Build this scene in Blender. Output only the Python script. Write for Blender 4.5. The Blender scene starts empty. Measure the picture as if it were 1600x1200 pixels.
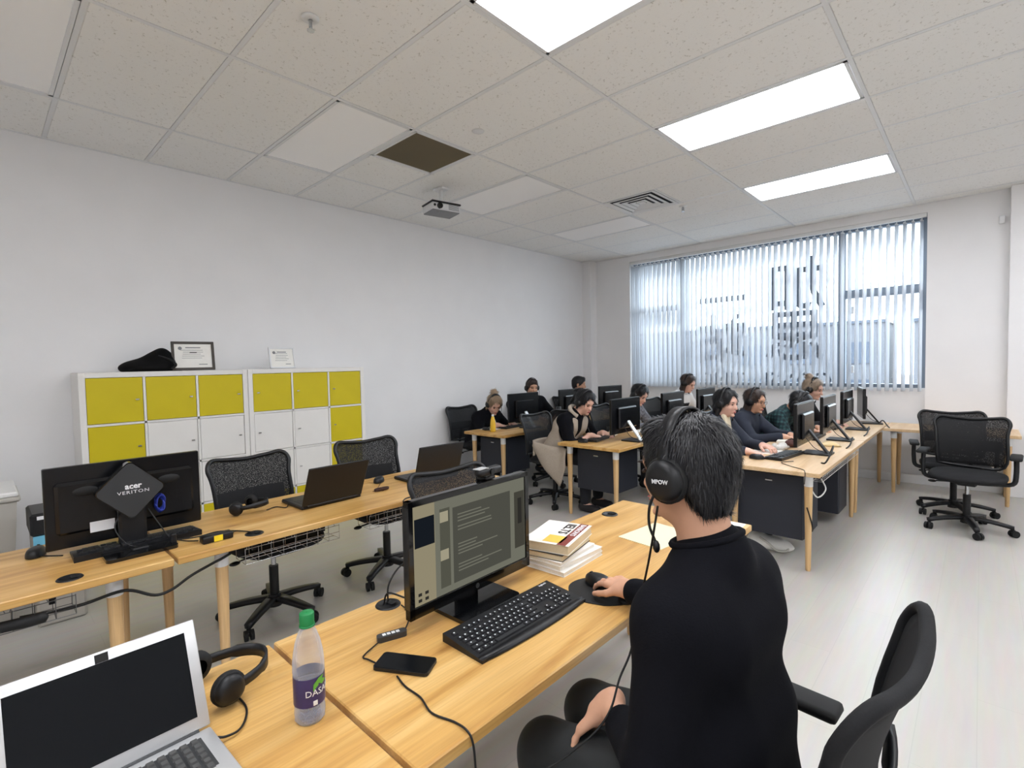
import bpy, bmesh, math, random
import numpy as np
from mathutils import Vector, Matrix, Euler

random.seed(7)
PI = math.pi
S = bpy.context.scene
COL = S.collection

# ------------------------------------------------------------------ camera
H = 3.17                      # ceiling height
XL, YW, XR, YB = -3.22, 3.88, 4.9, -6.4   # left wall, window wall, right wall, rear wall
CAM = Vector((1.7914, -3.4780, 1.4750))
RIGHT = Vector((0.73175122, 0.68130183, -0.01918263))
UP = Vector((-0.01421605, 0.0433952, 0.99895684))
FWD = Vector((-0.68142356, 0.73071518, -0.04143991))
cd = bpy.data.cameras.new('camera')
cd.sensor_width = 36.0
cd.lens = 786.42 / 1600 * 36
cd.clip_start = 0.02
cam = bpy.data.objects.new('camera', cd)
COL.objects.link(cam)
cam.matrix_world = Matrix(((RIGHT.x, UP.x, -FWD.x, CAM.x), (RIGHT.y, UP.y, -FWD.y, CAM.y),
                           (RIGHT.z, UP.z, -FWD.z, CAM.z), (0, 0, 0, 1)))
S.camera = cam

# ------------------------------------------------------------------ sky, sun, exposure
w = bpy.data.worlds.new('sky')
S.world = w
w.use_nodes = True
bg = w.node_tree.nodes['Background']
bg.inputs[0].default_value = (0.86, 0.93, 1.0, 1)
bg.inputs[1].default_value = 6.2
sd = bpy.data.lights.new('sun', 'SUN')
sd.energy = 7.0
sd.angle = 0.009
sd.color = (1.0, 0.96, 0.9)
sun = bpy.data.objects.new('sun', sd)
COL.objects.link(sun)
sun.rotation_euler = Vector((0.62, -0.58, -0.85)).to_track_quat('-Z', 'Y').to_euler()
pd = bpy.data.lights.new('window_portal', 'AREA')
pd.shape = 'RECTANGLE'
pd.size, pd.size_y = 3.75, 2.05
pd.cycles.is_portal = True
po = bpy.data.objects.new('window_portal', pd)
COL.objects.link(po)
po.location = (-0.52, YW + 0.2, 2.0)
po.rotation_euler = (-PI / 2, 0, 0)
PANEL = 12.0                   # radiance of a lit ceiling panel
S.view_settings.view_transform = 'Standard'
S.view_settings.look = 'None'
S.view_settings.gamma = 1
S.view_settings.use_curve_mapping = False
S.view_settings.exposure = 0.3
S.cycles.max_bounces = 7
S.cycles.diffuse_bounces = 5
S.cycles.transparent_max_bounces = 12
S.cycles.sample_clamp_indirect = 6
S.cycles.caustics_reflective = False
S.cycles.caustics_refractive = False

# ------------------------------------------------------------------ materials
MATS = {}
def srgb(r, g, b):
    f = lambda c: (c / 255 / 12.92) if c / 255 <= 0.04045 else ((c / 255 + 0.055) / 1.055) ** 2.4
    return (f(r), f(g), f(b), 1)
def mat(name, rgb=(128, 128, 128), rough=0.5, metal=0.0, var=0.0, scale=40, bump=0.0, spec=0.5, emit=0, coat=0.0, trans=0.0, ior=1.45):
    """procedural material: base colour broken up by fine noise, optional relief"""
    if name in MATS:
        return MATS[name]
    m = bpy.data.materials.new(name)
    m.use_nodes = True
    nt = m.node_tree
    b = nt.nodes['Principled BSDF']
    c = srgb(*rgb)
    b.inputs['Base Color'].default_value = c
    b.inputs['Roughness'].default_value = rough
    b.inputs['Metallic'].default_value = metal
    b.inputs['Specular IOR Level'].default_value = spec
    b.inputs['Coat Weight'].default_value = coat
    b.inputs['Transmission Weight'].default_value = trans
    b.inputs['IOR'].default_value = ior
    if emit:
        b.inputs['Emission Color'].default_value = c
        b.inputs['Emission Strength'].default_value = emit
    if var or bump:
        tc = nt.nodes.new('ShaderNodeTexCoord')
        n = nt.nodes.new('ShaderNodeTexNoise')
        n.inputs['Scale'].default_value = scale
        n.inputs['Detail'].default_value = 4
        nt.links.new(tc.outputs['Object'], n.inputs['Vector'])
        if var:
            r = nt.nodes.new('ShaderNodeValToRGB')
            r.color_ramp.elements[0].position = 0.3
            r.color_ramp.elements[1].position = 0.7
            r.color_ramp.elements[0].color = tuple(x * (1 - var) for x in c[:3]) + (1,)
            r.color_ramp.elements[1].color = tuple(min(1, x * (1 + var)) for x in c[:3]) + (1,)
            nt.links.new(n.outputs['Fac'], r.inputs['Fac'])
            nt.links.new(r.outputs['Color'], b.inputs['Base Color'])
        if bump:
            bp = nt.nodes.new('ShaderNodeBump')
            bp.inputs['Strength'].default_value = bump
            bp.inputs['Distance'].default_value = 0.002
            nt.links.new(n.outputs['Fac'], bp.inputs['Height'])
            nt.links.new(bp.outputs['Normal'], b.inputs['Normal'])
    MATS[name] = m
    return m
def emission(name, rgb, strength):
    m = bpy.data.materials.new(name); m.use_nodes = True
    nt = m.node_tree; nt.nodes.clear()
    e = nt.nodes.new('ShaderNodeEmission'); o = nt.nodes.new('ShaderNodeOutputMaterial')
    e.inputs[0].default_value = srgb(*rgb); e.inputs[1].default_value = strength
    nt.links.new(e.outputs[0], o.inputs[0]); MATS[name] = m
    return m
def wood(name, c0, c1, c2, axis=1, sc=1.0):
    """oak: long grain streaks along one axis, cathedral bands and a few knots"""
    m = bpy.data.materials.new(name); m.use_nodes = True
    nt = m.node_tree; b = nt.nodes['Principled BSDF']
    N = nt.nodes.new; L = nt.links.new
    tc = N('ShaderNodeTexCoord'); mp = N('ShaderNodeMapping')
    s = [9 * sc, 9 * sc, 9 * sc]; s[axis] = 0.8 * sc
    mp.inputs['Scale'].default_value = s
    L(tc.outputs['Object'], mp.inputs['Vector'])
    n1 = N('ShaderNodeTexNoise'); n1.inputs['Scale'].default_value = 1.6; n1.inputs['Detail'].default_value = 6; n1.inputs['Distortion'].default_value = 0.6
    L(mp.outputs['Vector'], n1.inputs['Vector'])
    mp2 = N('ShaderNodeMapping'); s2 = [150 * sc] * 3; s2[axis] = 4 * sc
    mp2.inputs['Scale'].default_value = s2; L(tc.outputs['Object'], mp2.inputs['Vector'])
    n2 = N('ShaderNodeTexNoise'); n2.inputs['Scale'].default_value = 1.0; n2.inputs['Detail'].default_value = 3
    L(mp2.outputs['Vector'], n2.inputs['Vector'])
    r = N('ShaderNodeValToRGB'); e = r.color_ramp.elements
    e[0].position = 0.28; e[0].color = srgb(*c0); e[1].position = 0.72; e[1].color = srgb(*c2)
    x = e.new(0.5); x.color = srgb(*c1)
    L(n1.outputs['Fac'], r.inputs['Fac'])
    mx = N('ShaderNodeMix'); mx.data_type = 'RGBA'; mx.blend_type = 'MULTIPLY'; mx.inputs['Factor'].default_value = 0.35
    r2 = N('ShaderNodeValToRGB'); r2.color_ramp.elements[0].position = 0.3; r2.color_ramp.elements[0].color = (0.55, 0.5, 0.42, 1); r2.color_ramp.elements[1].position = 0.6
    L(n2.outputs['Fac'], r2.inputs['Fac'])
    L(r.outputs['Color'], mx.inputs['A']); L(r2.outputs['Color'], mx.inputs['B'])
    vo = N('ShaderNodeTexVoronoi'); vo.inputs['Scale'].default_value = 1.0
    mp3 = N('ShaderNodeMapping'); s3 = [5.5] * 3; s3[axis] = 2.2; mp3.inputs['Scale'].default_value = s3
    L(tc.outputs['Object'], mp3.inputs['Vector']); L(mp3.outputs['Vector'], vo.inputs['Vector'])
    r3 = N('ShaderNodeValToRGB'); r3.color_ramp.elements[0].position = 0.02; r3.color_ramp.elements[0].color = (0.45, 0.33, 0.2, 1); r3.color_ramp.elements[1].position = 0.1; r3.color_ramp.elements[1].color = (1, 1, 1, 1)
    L(vo.outputs['Distance'], r3.inputs['Fac'])
    mx2 = N('ShaderNodeMix'); mx2.data_type = 'RGBA'; mx2.blend_type = 'MULTIPLY'; mx2.inputs['Factor'].default_value = 0.7
    L(mx.outputs['Result'], mx2.inputs['A']); L(r3.outputs['Color'], mx2.inputs['B'])
    L(mx2.outputs['Result'], b.inputs['Base Color'])
    b.inputs['Roughness'].default_value = 0.36
    bp = N('ShaderNodeBump'); bp.inputs['Strength'].default_value = 0.08; bp.inputs['Distance'].default_value = 0.001
    L(n2.outputs['Fac'], bp.inputs['Height']); L(bp.outputs['Normal'], b.inputs['Normal'])
    MATS[name] = m
    return m

# ------------------------------------------------------------------ mesh helpers
class MB:
    """collects shapes and links them as one mesh object"""
    def __init__(s): s.v = []; s.f = []; s.sm = []
    def add(s, v, f, smooth=False, M=None):
        o = len(s.v)
        if M is not None: v = [M @ Vector(p) for p in v]
        s.v += [tuple(p) for p in v]
        s.f += [tuple(i + o for i in q) for q in f]
        s.sm += [smooth] * len(f)
        return s
    def box(s, c, d, bev=0.0, M=None, seg=1, rot=None):
        x, y, z = (k / 2 for k in d)
        T = Matrix.Translation(c)
        if rot: T = T @ Euler(rot).to_matrix().to_4x4()
        if M is not None: T = M @ T
        bev = min(bev, 0.49 * min(d))
        if bev <= 0:
            v = [(i * x, j * y, k * z) for i in (-1, 1) for j in (-1, 1) for k in (-1, 1)]
            return s.add(v, [(0, 1, 3, 2), (4, 6, 7, 5), (0, 4, 5, 1), (2, 3, 7, 6), (0, 2, 6, 4), (1, 5, 7, 3)], False, T)
        bm = bmesh.new(); bmesh.ops.create_cube(bm, size=1)
        bmesh.ops.scale(bm, vec=d, verts=bm.verts)
        bmesh.ops.bevel(bm, geom=bm.edges, offset=bev, segments=seg, profile=0.5, affect='EDGES')
        bm.verts.index_update()
        v = [p.co.copy() for p in bm.verts]; f = [[q.index for q in a.verts] for a in bm.faces]; bm.free()
        return s.add(v, f, seg > 1, T)
    def cyl(s, a, b, r0, r1=None, n=14, cap=True, smooth=True, M=None):
        r1 = r0 if r1 is None else r1
        a, b = Vector(a), Vector(b)
        q = (b - a).to_track_quat('Z', 'Y').to_matrix()
        v = []
        for p, r in ((a, r0), (b, r1)):
            v += [p + q @ Vector((r * math.cos(2 * PI * i / n), r * math.sin(2 * PI * i / n), 0)) for i in range(n)]
        s.add(v, [(i, (i + 1) % n, n + (i + 1) % n, n + i) for i in range(n)], smooth, M)
        if cap: s.add(v, [tuple(range(n - 1, -1, -1)), tuple(range(n, 2 * n))], False, M)
        return s
    def tube(s, pts, r, n=8, M=None, closed=False):
        pts = [Vector(p) for p in pts]; k = len(pts); rs = r if isinstance(r, (list, tuple)) else [r] * k
        v = []; up = None
        for i, p in enumerate(pts):
            a = pts[(i - 1) % k] if closed else pts[max(i - 1, 0)]
            b = pts[(i + 1) % k] if closed else pts[min(i + 1, k - 1)]
            t = (b - a).normalized()
            if up is None: up = t.orthogonal().normalized()
            up = (up - t * up.dot(t))
            up = up.normalized() if up.length > 1e-6 else t.orthogonal().normalized()
            w_ = t.cross(up)
            v += [p + rs[i] * (math.cos(2 * PI * j / n) * up + math.sin(2 * PI * j / n) * w_) for j in range(n)]
        f = []
        for i in range(k if closed else k - 1):
            i2 = (i + 1) % k
            f += [(i * n + j, i * n + (j + 1) % n, i2 * n + (j + 1) % n, i2 * n + j) for j in range(n)]
        s.add(v, f, True, M)
        if not closed: s.add(v, [tuple(range(n - 1, -1, -1)), tuple(range((k - 1) * n, k * n))], False, M)
        return s
    def lathe(s, prof, c=(0, 0, 0), n=24, M=None, smooth=True):
        v = []; m = len(prof)
        for r, z in prof:
            v += [(c[0] + r * math.cos(2 * PI * i / n), c[1] + r * math.sin(2 * PI * i / n), c[2] + z) for i in range(n)]
        f = [(j * n + i, j * n + (i + 1) % n, (j + 1) * n + (i + 1) % n, (j + 1) * n + i) for j in range(m - 1) for i in range(n)]
        return s.add(v, f, smooth, M)
    def ball(s, c, r, n=12, M=None):
        r = (r, r, r) if not hasattr(r, '__len__') else r
        v = []; f = []; m = n // 2
        for j in range(m + 1):
            a = PI * j / m
            v += [(c[0] + r[0] * math.sin(a) * math.cos(2 * PI * i / n), c[1] + r[1] * math.sin(a) * math.sin(2 * PI * i / n), c[2] + r[2] * math.cos(a)) for i in range(n)]
        f = [(j * n + i, (j + 1) * n + i, (j + 1) * n + (i + 1) % n, j * n + (i + 1) % n) for j in range(m) for i in range(n)]
        return s.add(v, f, True, M)
    def prism(s, pts, z0, z1, M=None, smooth=False):
        n = len(pts)
        v = [(x, y, z0) for x, y in pts] + [(x, y, z1) for x, y in pts]
        f = [tuple(range(n - 1, -1, -1)), tuple(range(n, 2 * n))] + [(i, (i + 1) % n, n + (i + 1) % n, n + i) for i in range(n)]
        return s.add(v, f, smooth, M)
    def grid(s, fn, nu, nv, smooth=True, thick=0.0, M=None):
        """sheet from fn(u,v)->point, given thickness along its own normal"""
        P = [[Vector(fn(i / nu, j / nv)) for j in range(nv + 1)] for i in range(nu + 1)]
        idx = lambda i, j: i * (nv + 1) + j
        f = [(idx(i, j), idx(i + 1, j), idx(i + 1, j + 1), idx(i, j + 1)) for i in range(nu) for j in range(nv)]
        if thick == 0:
            return s.add([p for r_ in P for p in r_], f, smooth, M)
        A = []; B = []
        for i in range(nu + 1):
            for j in range(nv + 1):
                du = P[min(i + 1, nu)][j] - P[max(i - 1, 0)][j]; dv = P[i][min(j + 1, nv)] - P[i][max(j - 1, 0)]
                nn = du.cross(dv); nn = nn.normalized() if nn.length > 1e-9 else Vector((0, 0, 1))
                A.append(P[i][j] + nn * thick / 2); B.append(P[i][j] - nn * thick / 2)
        K = len(A)
        g = list(f) + [tuple(K + k for k in reversed(q)) for q in f]
        ring = [idx(i, 0) for i in range(nu + 1)] + [idx(nu, j) for j in range(1, nv + 1)] + [idx(i, nv) for i in range(nu - 1, -1, -1)] + [idx(0, j) for j in range(nv - 1, 0, -1)]
        for a, b in zip(ring, ring[1:] + ring[:1]): g.append((b, a, K + a, K + b))
        return s.add(A + B, g, smooth, M)
    def mesh(s, name, material=None):
        me = bpy.data.meshes.new(name)
        me.from_pydata(s.v, [], s.f)
        me.polygons.foreach_set('use_smooth', s.sm)
        me.update()
        if material is not None: me.materials.append(M_(material))
        return me
    def build(s, name, material, parent=None, **kw):
        return link(name, s.mesh(name, material), parent, **kw)
def M_(m): return MATS[m] if isinstance(m, str) else m
def link(name, me, parent=None, loc=None, rot=None):
    o = bpy.data.objects.new(name, me); COL.objects.link(o)
    if parent is not None: o.parent = parent
    if loc: o.location = loc
    if rot: o.rotation_euler = rot
    return o
def tag(o, label=None, cat=None, group=None, kind=None):
    if label: o['label'] = label
    if cat: o['category'] = cat
    if group: o['group'] = group
    if kind: o['kind'] = kind
    return o
def thing(name, label, cat, loc=(0, 0, 0), rz=0.0, group=None):
    o = bpy.data.objects.new(name, None); COL.objects.link(o)
    o.location = loc; o.rotation_euler = (0, 0, rz); o.empty_display_size = 0.1
    return tag(o, label, cat, group)
def copy_tree(o, parent=None):
    c = o.copy(); COL.objects.link(c); c.parent = parent
    for ch in o.children: copy_tree(ch, c)
    return c
def place(o, loc, rz, label, group=None):
    o.location = loc; o.rotation_euler = (0, 0, rz); o['label'] = label
    if group: o['group'] = group
    return o
def struct(o): o['kind'] = 'structure'; return o
def smooth_path(pts, n=6):
    """Catmull-Rom through the points"""
    P = [Vector(p) for p in pts]; P = [2 * P[0] - P[1]] + P + [2 * P[-1] - P[-2]]; out = []
    for i in range(1, len(P) - 2):
        a, b, c, d = P[i - 1:i + 3]
        for k in range(n):
            t = k / n
            out.append(0.5 * ((2 * b) + (c - a) * t + (2 * a - 5 * b + 4 * c - d) * t * t + (3 * b - 3 * c + d - a) * t ** 3))
    return out + [P[-2]]
def rounded(w_, h_, r, n=5):
    out = []
    for cx, cy, a0 in ((w_ / 2 - r, h_ / 2 - r, 0), (-w_ / 2 + r, h_ / 2 - r, PI / 2), (-w_ / 2 + r, -h_ / 2 + r, PI), (w_ / 2 - r, -h_ / 2 + r, 1.5 * PI)):
        out += [(cx + r * math.cos(a0 + PI / 2 * k / n), cy + r * math.sin(a0 + PI / 2 * k / n)) for k in range(n + 1)]
    return out
def text_mesh(body, size, extrude=0.0005, bold=0.0, spacing=1.0, align='CENTER'):
    c = bpy.data.curves.new('t', 'FONT'); c.body = body; c.size = size; c.extrude = extrude; c.offset = bold
    c.align_x = align; c.align_y = 'CENTER'; c.space_character = spacing; c.resolution_u = 2
    o = bpy.data.objects.new('t', c); COL.objects.link(o)
    dg = bpy.context.evaluated_depsgraph_get(); dg.update()
    me = bpy.data.meshes.new_from_object(o.evaluated_get(dg))
    bpy.data.objects.remove(o); bpy.data.curves.remove(c)
    return me
def text(name, body, size, material, parent, loc, rot, bold=0.0, extrude=0.0005, spacing=1.0, mirror=False, align='CENTER', sx=1.0):
    me = text_mesh(body, size, extrude, bold, spacing, align)
    me.transform(Matrix.Diagonal((-sx if mirror else sx, 1, 1, 1)))
    me.materials.clear(); me.materials.append(M_(material))
    return link(name, me, parent, loc, rot)

# ------------------------------------------------------------------ palette
def build_palette():
    # painted wall
    mat('wall_paint', (235, 235, 236), 0.75, var=0.015, scale=3, bump=0.02)
    mat('white_trim', (226, 228, 230), 0.45)
    mat('white_metal', (225, 226, 226), 0.4, metal=0.1)
    mat('black_plastic', (16, 17, 20), 0.42, var=0.12, scale=60)
    mat('gloss_black', (9, 10, 12), 0.12, coat=0.3)
    mat('screen_black', (8, 11, 15), 0.28, spec=.22)
    mat('dark_rubber', (16, 17, 18), 0.7)
    mat('black_cable', (14, 14, 15), 0.5)
    mat('black_fabric', (14, 15, 18), 0.85, var=0.3, scale=320, bump=0.15)
    mat('dark_panel', (36, 39, 48), 0.6, var=0.06, scale=200)
    mat('graphite', (58, 60, 62), 0.38, metal=0.25)
    mat('chrome', (200, 202, 205), 0.22, metal=0.9)
    mat('silver', (204, 205, 206), 0.35, metal=0.5)
    mat('key_black', (28, 29, 32), 0.5)
    mat('print_white', (225, 226, 228), 0.6)
    mat('paper', (240, 239, 234), 0.8, var=0.02, scale=30)
    mat('yellow_door', (206, 188, 12), 0.5, var=0.02, scale=6)
    mat('cube_white', (232, 230, 226), 0.5, var=0.01, scale=8)
    mat('skin', (206, 158, 130), 0.5, var=0.05, scale=30, bump=0.05)
    mat('skin_fair', (226, 180, 160), 0.5, var=0.05, scale=30)
    wood('oak', (176, 128, 66), (204, 160, 92), (222, 184, 120), 1)
    wood('oak_window_lit', (205, 170, 124), (216, 184, 142), (226, 198, 160), 1)  # same oak in paler colours, window light painted into the wood
    wood('leg_wood', (198, 160, 110), (212, 176, 126), (224, 192, 146), 2)
    # ceiling tile with fissures
    m = mat('ceiling_tile', (214, 212, 206), 0.9)
    nt = m.node_tree; b = nt.nodes['Principled BSDF']; N = nt.nodes.new; L = nt.links.new
    tc = N('ShaderNodeTexCoord'); n = N('ShaderNodeTexNoise'); n.inputs['Scale'].default_value = 55; n.inputs['Detail'].default_value = 3; n.inputs['Roughness'].default_value = 0.7
    L(tc.outputs['Object'], n.inputs['Vector'])
    r = N('ShaderNodeValToRGB'); r.color_ramp.elements[0].position = 0.30; r.color_ramp.elements[0].color = srgb(196, 194, 188); r.color_ramp.elements[1].position = 0.40; r.color_ramp.elements[1].color = srgb(240, 240, 238)
    L(n.outputs['Fac'], r.inputs['Fac']); L(r.outputs['Color'], b.inputs['Base Color'])
    bp = N('ShaderNodeBump'); bp.inputs['Strength'].default_value = 0.25; bp.inputs['Distance'].default_value = 0.003
    L(n.outputs['Fac'], bp.inputs['Height']); L(bp.outputs['Normal'], b.inputs['Normal'])
    # vinyl floor: faint boards in a satin finish
    m = mat('vinyl_floor', (200, 196, 188), 0.3)
    nt = m.node_tree; b = nt.nodes['Principled BSDF']; N = nt.nodes.new; L = nt.links.new
    tc = N('ShaderNodeTexCoord'); mp = N('ShaderNodeMapping'); mp.inputs['Rotation'].default_value = (0, 0, PI / 2)
    br = N('ShaderNodeTexBrick'); br.inputs['Scale'].default_value = 1.0; br.inputs['Brick Width'].default_value = 1.22; br.inputs['Row Height'].default_value = 0.18; br.inputs['Mortar Size'].default_value = 0.0016
    br.inputs['Color1'].default_value = srgb(188, 185, 179); br.inputs['Color2'].default_value = srgb(185, 182, 176); br.inputs['Mortar'].default_value = srgb(179, 176, 170)
    L(tc.outputs['Object'], mp.inputs['Vector']); L(mp.outputs['Vector'], br.inputs['Vector'])
    mp2 = N('ShaderNodeMapping'); mp2.inputs['Scale'].default_value = (14, 1.2, 1); L(tc.outputs['Object'], mp2.inputs['Vector'])
    n = N('ShaderNodeTexNoise'); n.inputs['Scale'].default_value = 2; n.inputs['Detail'].default_value = 6; L(mp2.outputs['Vector'], n.inputs['Vector'])
    mx = N('ShaderNodeMix'); mx.data_type = 'RGBA'; mx.blend_type = 'SOFT_LIGHT'; mx.inputs['Factor'].default_value = 0.22
    L(br.outputs['Color'], mx.inputs['A']); L(n.outputs['Color'], mx.inputs['B']); L(mx.outputs['Result'], b.inputs['Base Color'])
    # vertical blind fabric: lets light through
    m = mat('blind_fabric', (236, 238, 240), 0.8)
    nt = m.node_tree; b = nt.nodes['Principled BSDF']; N = nt.nodes.new; L = nt.links.new
    tr = N('ShaderNodeBsdfTranslucent'); tr.inputs[0].default_value = srgb(196, 201, 210); ms = N('ShaderNodeMixShader'); ms.inputs[0].default_value = 0.5
    out = nt.nodes['Material Output']; L(b.outputs[0], ms.inputs[1]); L(tr.outputs[0], ms.inputs[2])
    tp = N('ShaderNodeBsdfTransparent'); m2 = N('ShaderNodeMixShader'); m2.inputs[0].default_value = .16
    L(ms.outputs[0], m2.inputs[1]); L(tp.outputs[0], m2.inputs[2]); L(m2.outputs[0], out.inputs[0])
    # frosted vinyl lettering on the glass
    m = mat('vinyl_letter', (150, 156, 168), 0.7)
    nt = m.node_tree; b = nt.nodes['Principled BSDF']; N = nt.nodes.new; L = nt.links.new
    tr = N('ShaderNodeBsdfTranslucent'); tr.inputs[0].default_value = srgb(76, 82, 96); ms = N('ShaderNodeMixShader'); ms.inputs[0].default_value = 0.5
    out = nt.nodes['Material Output']; L(b.outputs[0], ms.inputs[1]); L(tr.outputs[0], ms.inputs[2]); L(ms.outputs[0], out.inputs[0])
    # window glass: thin, slightly reflective
    m = bpy.data.materials.new('glass'); m.use_nodes = True; MATS['glass'] = m
    nt = m.node_tree; nt.nodes.clear(); N = nt.nodes.new; L = nt.links.new
    t = N('ShaderNodeBsdfTransparent'); t.inputs[0].default_value = (0.93, 0.96, 0.97, 1); g = N('ShaderNodeBsdfGlossy'); g.inputs['Roughness'].default_value = 0.02
    ms = N('ShaderNodeMixShader'); ms.inputs[0].default_value = 0.06; out = N('ShaderNodeOutputMaterial')
    L(t.outputs[0], ms.inputs[1]); L(g.outputs[0], ms.inputs[2]); L(ms.outputs[0], out.inputs[0])
    # chair mesh: woven with tiny holes
    m = mat('chair_mesh', (17, 18, 21), 0.7)
    nt = m.node_tree; b = nt.nodes['Principled BSDF']; N = nt.nodes.new; L = nt.links.new
    tc = N('ShaderNodeTexCoord'); vo = N('ShaderNodeTexVoronoi'); vo.inputs['Scale'].default_value = 380
    L(tc.outputs['Object'], vo.inputs['Vector'])
    mt = N('ShaderNodeMath'); mt.operation = 'LESS_THAN'; mt.inputs[1].default_value = 0.39; L(vo.outputs['Distance'], mt.inputs[0])
    t = N('ShaderNodeBsdfTransparent'); ms = N('ShaderNodeMixShader'); out = nt.nodes['Material Output']
    L(mt.outputs[0], ms.inputs[0]); L(b.outputs[0], ms.inputs[1]); L(t.outputs[0], ms.inputs[2]); L(ms.outputs[0], out.inputs[0])
build_palette()
emission('panel_on', (249, 250, 255), PANEL)

# ------------------------------------------------------------------ room shell
T = 0.6096
struct(MB().box(((XL + XR) / 2, (YB + YW) / 2, -0.05), (XR - XL + 0.6, YW - YB + 0.6, 0.1)).build('floor', 'vinyl_floor'))
struct(MB().box((XL - 0.06, (YB + YW) / 2, H / 2), (0.12, YW - YB + 0.24, H)).build('wall_left', 'wall_paint'))
struct(MB().box((XR + 0.06, (YB + YW) / 2, H / 2), (0.12, YW - YB + 0.24, H)).build('wall_right', 'wall_paint'))
struct(MB().box(((XL + XR) / 2, YB - 0.06, H / 2), (XR - XL, 0.12, H)).build('wall_rear', 'wall_paint'))
WX0, WX1, WZ0, WZ1 = -2.41, 1.33, 1.08, 3.07          # window opening
wl = MB()
TH = 0.22
wl.box(((XL + WX0) / 2, YW + TH / 2, H / 2), (WX0 - XL, TH, H))
wl.box(((XR + WX1) / 2, YW + TH / 2, H / 2), (XR - WX1, TH, H))
wl.box(((WX0 + WX1) / 2, YW + TH / 2 + .05, WZ0 / 2), (WX1 - WX0, TH - .1, WZ0))
wl.box(((WX0 + WX1) / 2, YW + TH / 2, (WZ1 + H) / 2), (WX1 - WX0, TH, H - WZ1))
struct(wl.build('wall_window', 'wall_paint'))
struct(MB().box((XL + 0.085, YW - 0.09, H / 2), (0.17, 0.18, H), 0.004).build('trim_1', 'wall_paint'))          # corner column
struct(MB().box((2.32, YW - 0.06, H / 2), (0.66, 0.12, H), 0.004).build('trim_2', 'wall_paint'))                  # pilaster right of the window
struct(MB().box((XL + 0.007, (YB + YW) / 2, 0.05), (0.014, YW - YB, 0.1), 0.003).build('baseboard_left', 'white_trim'))
struct(MB().box((-0.53 , YW - 0.007, 0.05), (5.02, 0.014, 0.1), 0.003).build('baseboard_window', 'white_trim'))

# ceiling: tiles proud of a tee grid
ce = struct(MB().box(((XL + XR) / 2, (YB + YW) / 2, H + 0.12), (XR - XL + 0.3, YW - YB + 0.3, 0.1)).build('ceiling', 'wall_paint'))
xs = [XL] + [T * 2 * i for i in range(-2, 5) if T * 2 * i > XL + 0.1 and T * 2 * i < XR] + [XR]
ys = [YB] + [T * j for j in range(-12, 8) if YB + 0.1 < T * j < YW - 0.1] + [YW]
LIT, OFF = [], []
tile_cache = {}
for i in range(len(xs) - 1):
    for j in range(len(ys) - 1):
        x0, x1, y0, y1 = xs[i], xs[i + 1], ys[j], ys[j + 1]
        ci, ri = round(x0 / T) if x0 > XL else -99, round(y0 / T) if y0 > YB else -99
        if (ci in (-4, 0, 4) and ri in (3, 0, -3, -6, -9) and ci != -99):
            (LIT if ci >= 0 else OFF).append((x0, y0)); continue
        if (ci, ri) in ((-4, -2),): # half tile beside the return grille
            x1 = x0 + T
        if (ci, ri) == (-2, 2):     # half tile beside the supply diffuser
            x0, x1 = x0 + T, x1
        wx, wy = x1 - x0 - 0.022, y1 - y0 - 0.022
        key = (round(wx, 3), round(wy, 3))
        if key not in tile_cache:
            tile_cache[key] = MB().box((0, 0, 0), (wx, wy, 0.018), 0.006).mesh('ceiling_tile', 'ceiling_tile')
        link('ceiling_tile', tile_cache[key], ce, ((x0 + x1) / 2, (y0 + y1) / 2, H + 0.010))
for x in xs[1:-1]:
    MB().box((x, (YB + YW) / 2, H + 0.008), (0.024, YW - YB, 0.016)).build('grid_bar', 'white_trim', ce)
for y in ys[1:-1]:
    MB().box(((XL + XR) / 2, y, H + 0.0085), (XR - XL, 0.024, 0.015)).build('grid_bar', 'white_trim', ce)
for x, y in ((-4 * T + T, -1.5 * T), (-2 * T + T, 2.5 * T)):
    MB().box((x, y, H + 0.0085), (0.024, T, 0.015)).build('grid_bar', 'white_trim', ce)
# wall angle
for c_, d_ in (((XL + 0.012, (YB + YW) / 2, H + 0.004), (0.024, YW - YB, 0.012)), (((XL + XR) / 2, YW - 0.012, H + 0.004), (XR - XL, 0.024, 0.012))):
    MB().box(c_, d_).build('wall_angle', 'white_trim', ce)

# ceiling lights
mat('panel_off', (253, 253, 253), 0.5)
names = {(0, 3): 'lit ceiling light panel nearest the window', (0, 0): 'lit ceiling light panel second from the window, above the desk row',
         (0, -3): 'lit ceiling light panel at the top edge of the picture'}
offn = {3: 'unlit ceiling light panel next to the square supply vent', 0: 'unlit ceiling light panel just behind the projector',
        -3: 'unlit ceiling light panel touching the tan return grille', -6: 'unlit ceiling light panel in the upper left corner of the picture', -9: 'unlit ceiling light panel far behind the camera'}
def ceiling_light(x, y, on, label, grp):
    t = thing('ceiling_light', label, 'light', (x + T, y + T / 2, H), 0, grp)
    fr = MB(); wx, wy = 2 * T - 0.03, T - 0.03
    for sx, sy, dx, dy in ((0, 1, wx, 0.02), (0, -1, wx, 0.02), (1, 0, 0.02, wy), (-1, 0, 0.02, wy)):
        fr.box((sx * (wx / 2 - 0.01), sy * (wy / 2 - 0.01), 0.006), (dx, dy, 0.014))
    fr.build('frame', 'white_trim', t)
    MB().box((0, 0, 0.008), (wx - 0.04, wy - 0.04, 0.006)).build('diffuser', 'panel_on' if on else 'panel_off', t)
for x, y in LIT:
    k = (round(x / T), round(y / T))
    if k in names: ceiling_light(x, y, True, names[k], 'lit ceiling panels')
    else: ceiling_light(x, y, True, 'lit ceiling light panel outside the picture', 'lit ceiling panels outside the picture')
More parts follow.
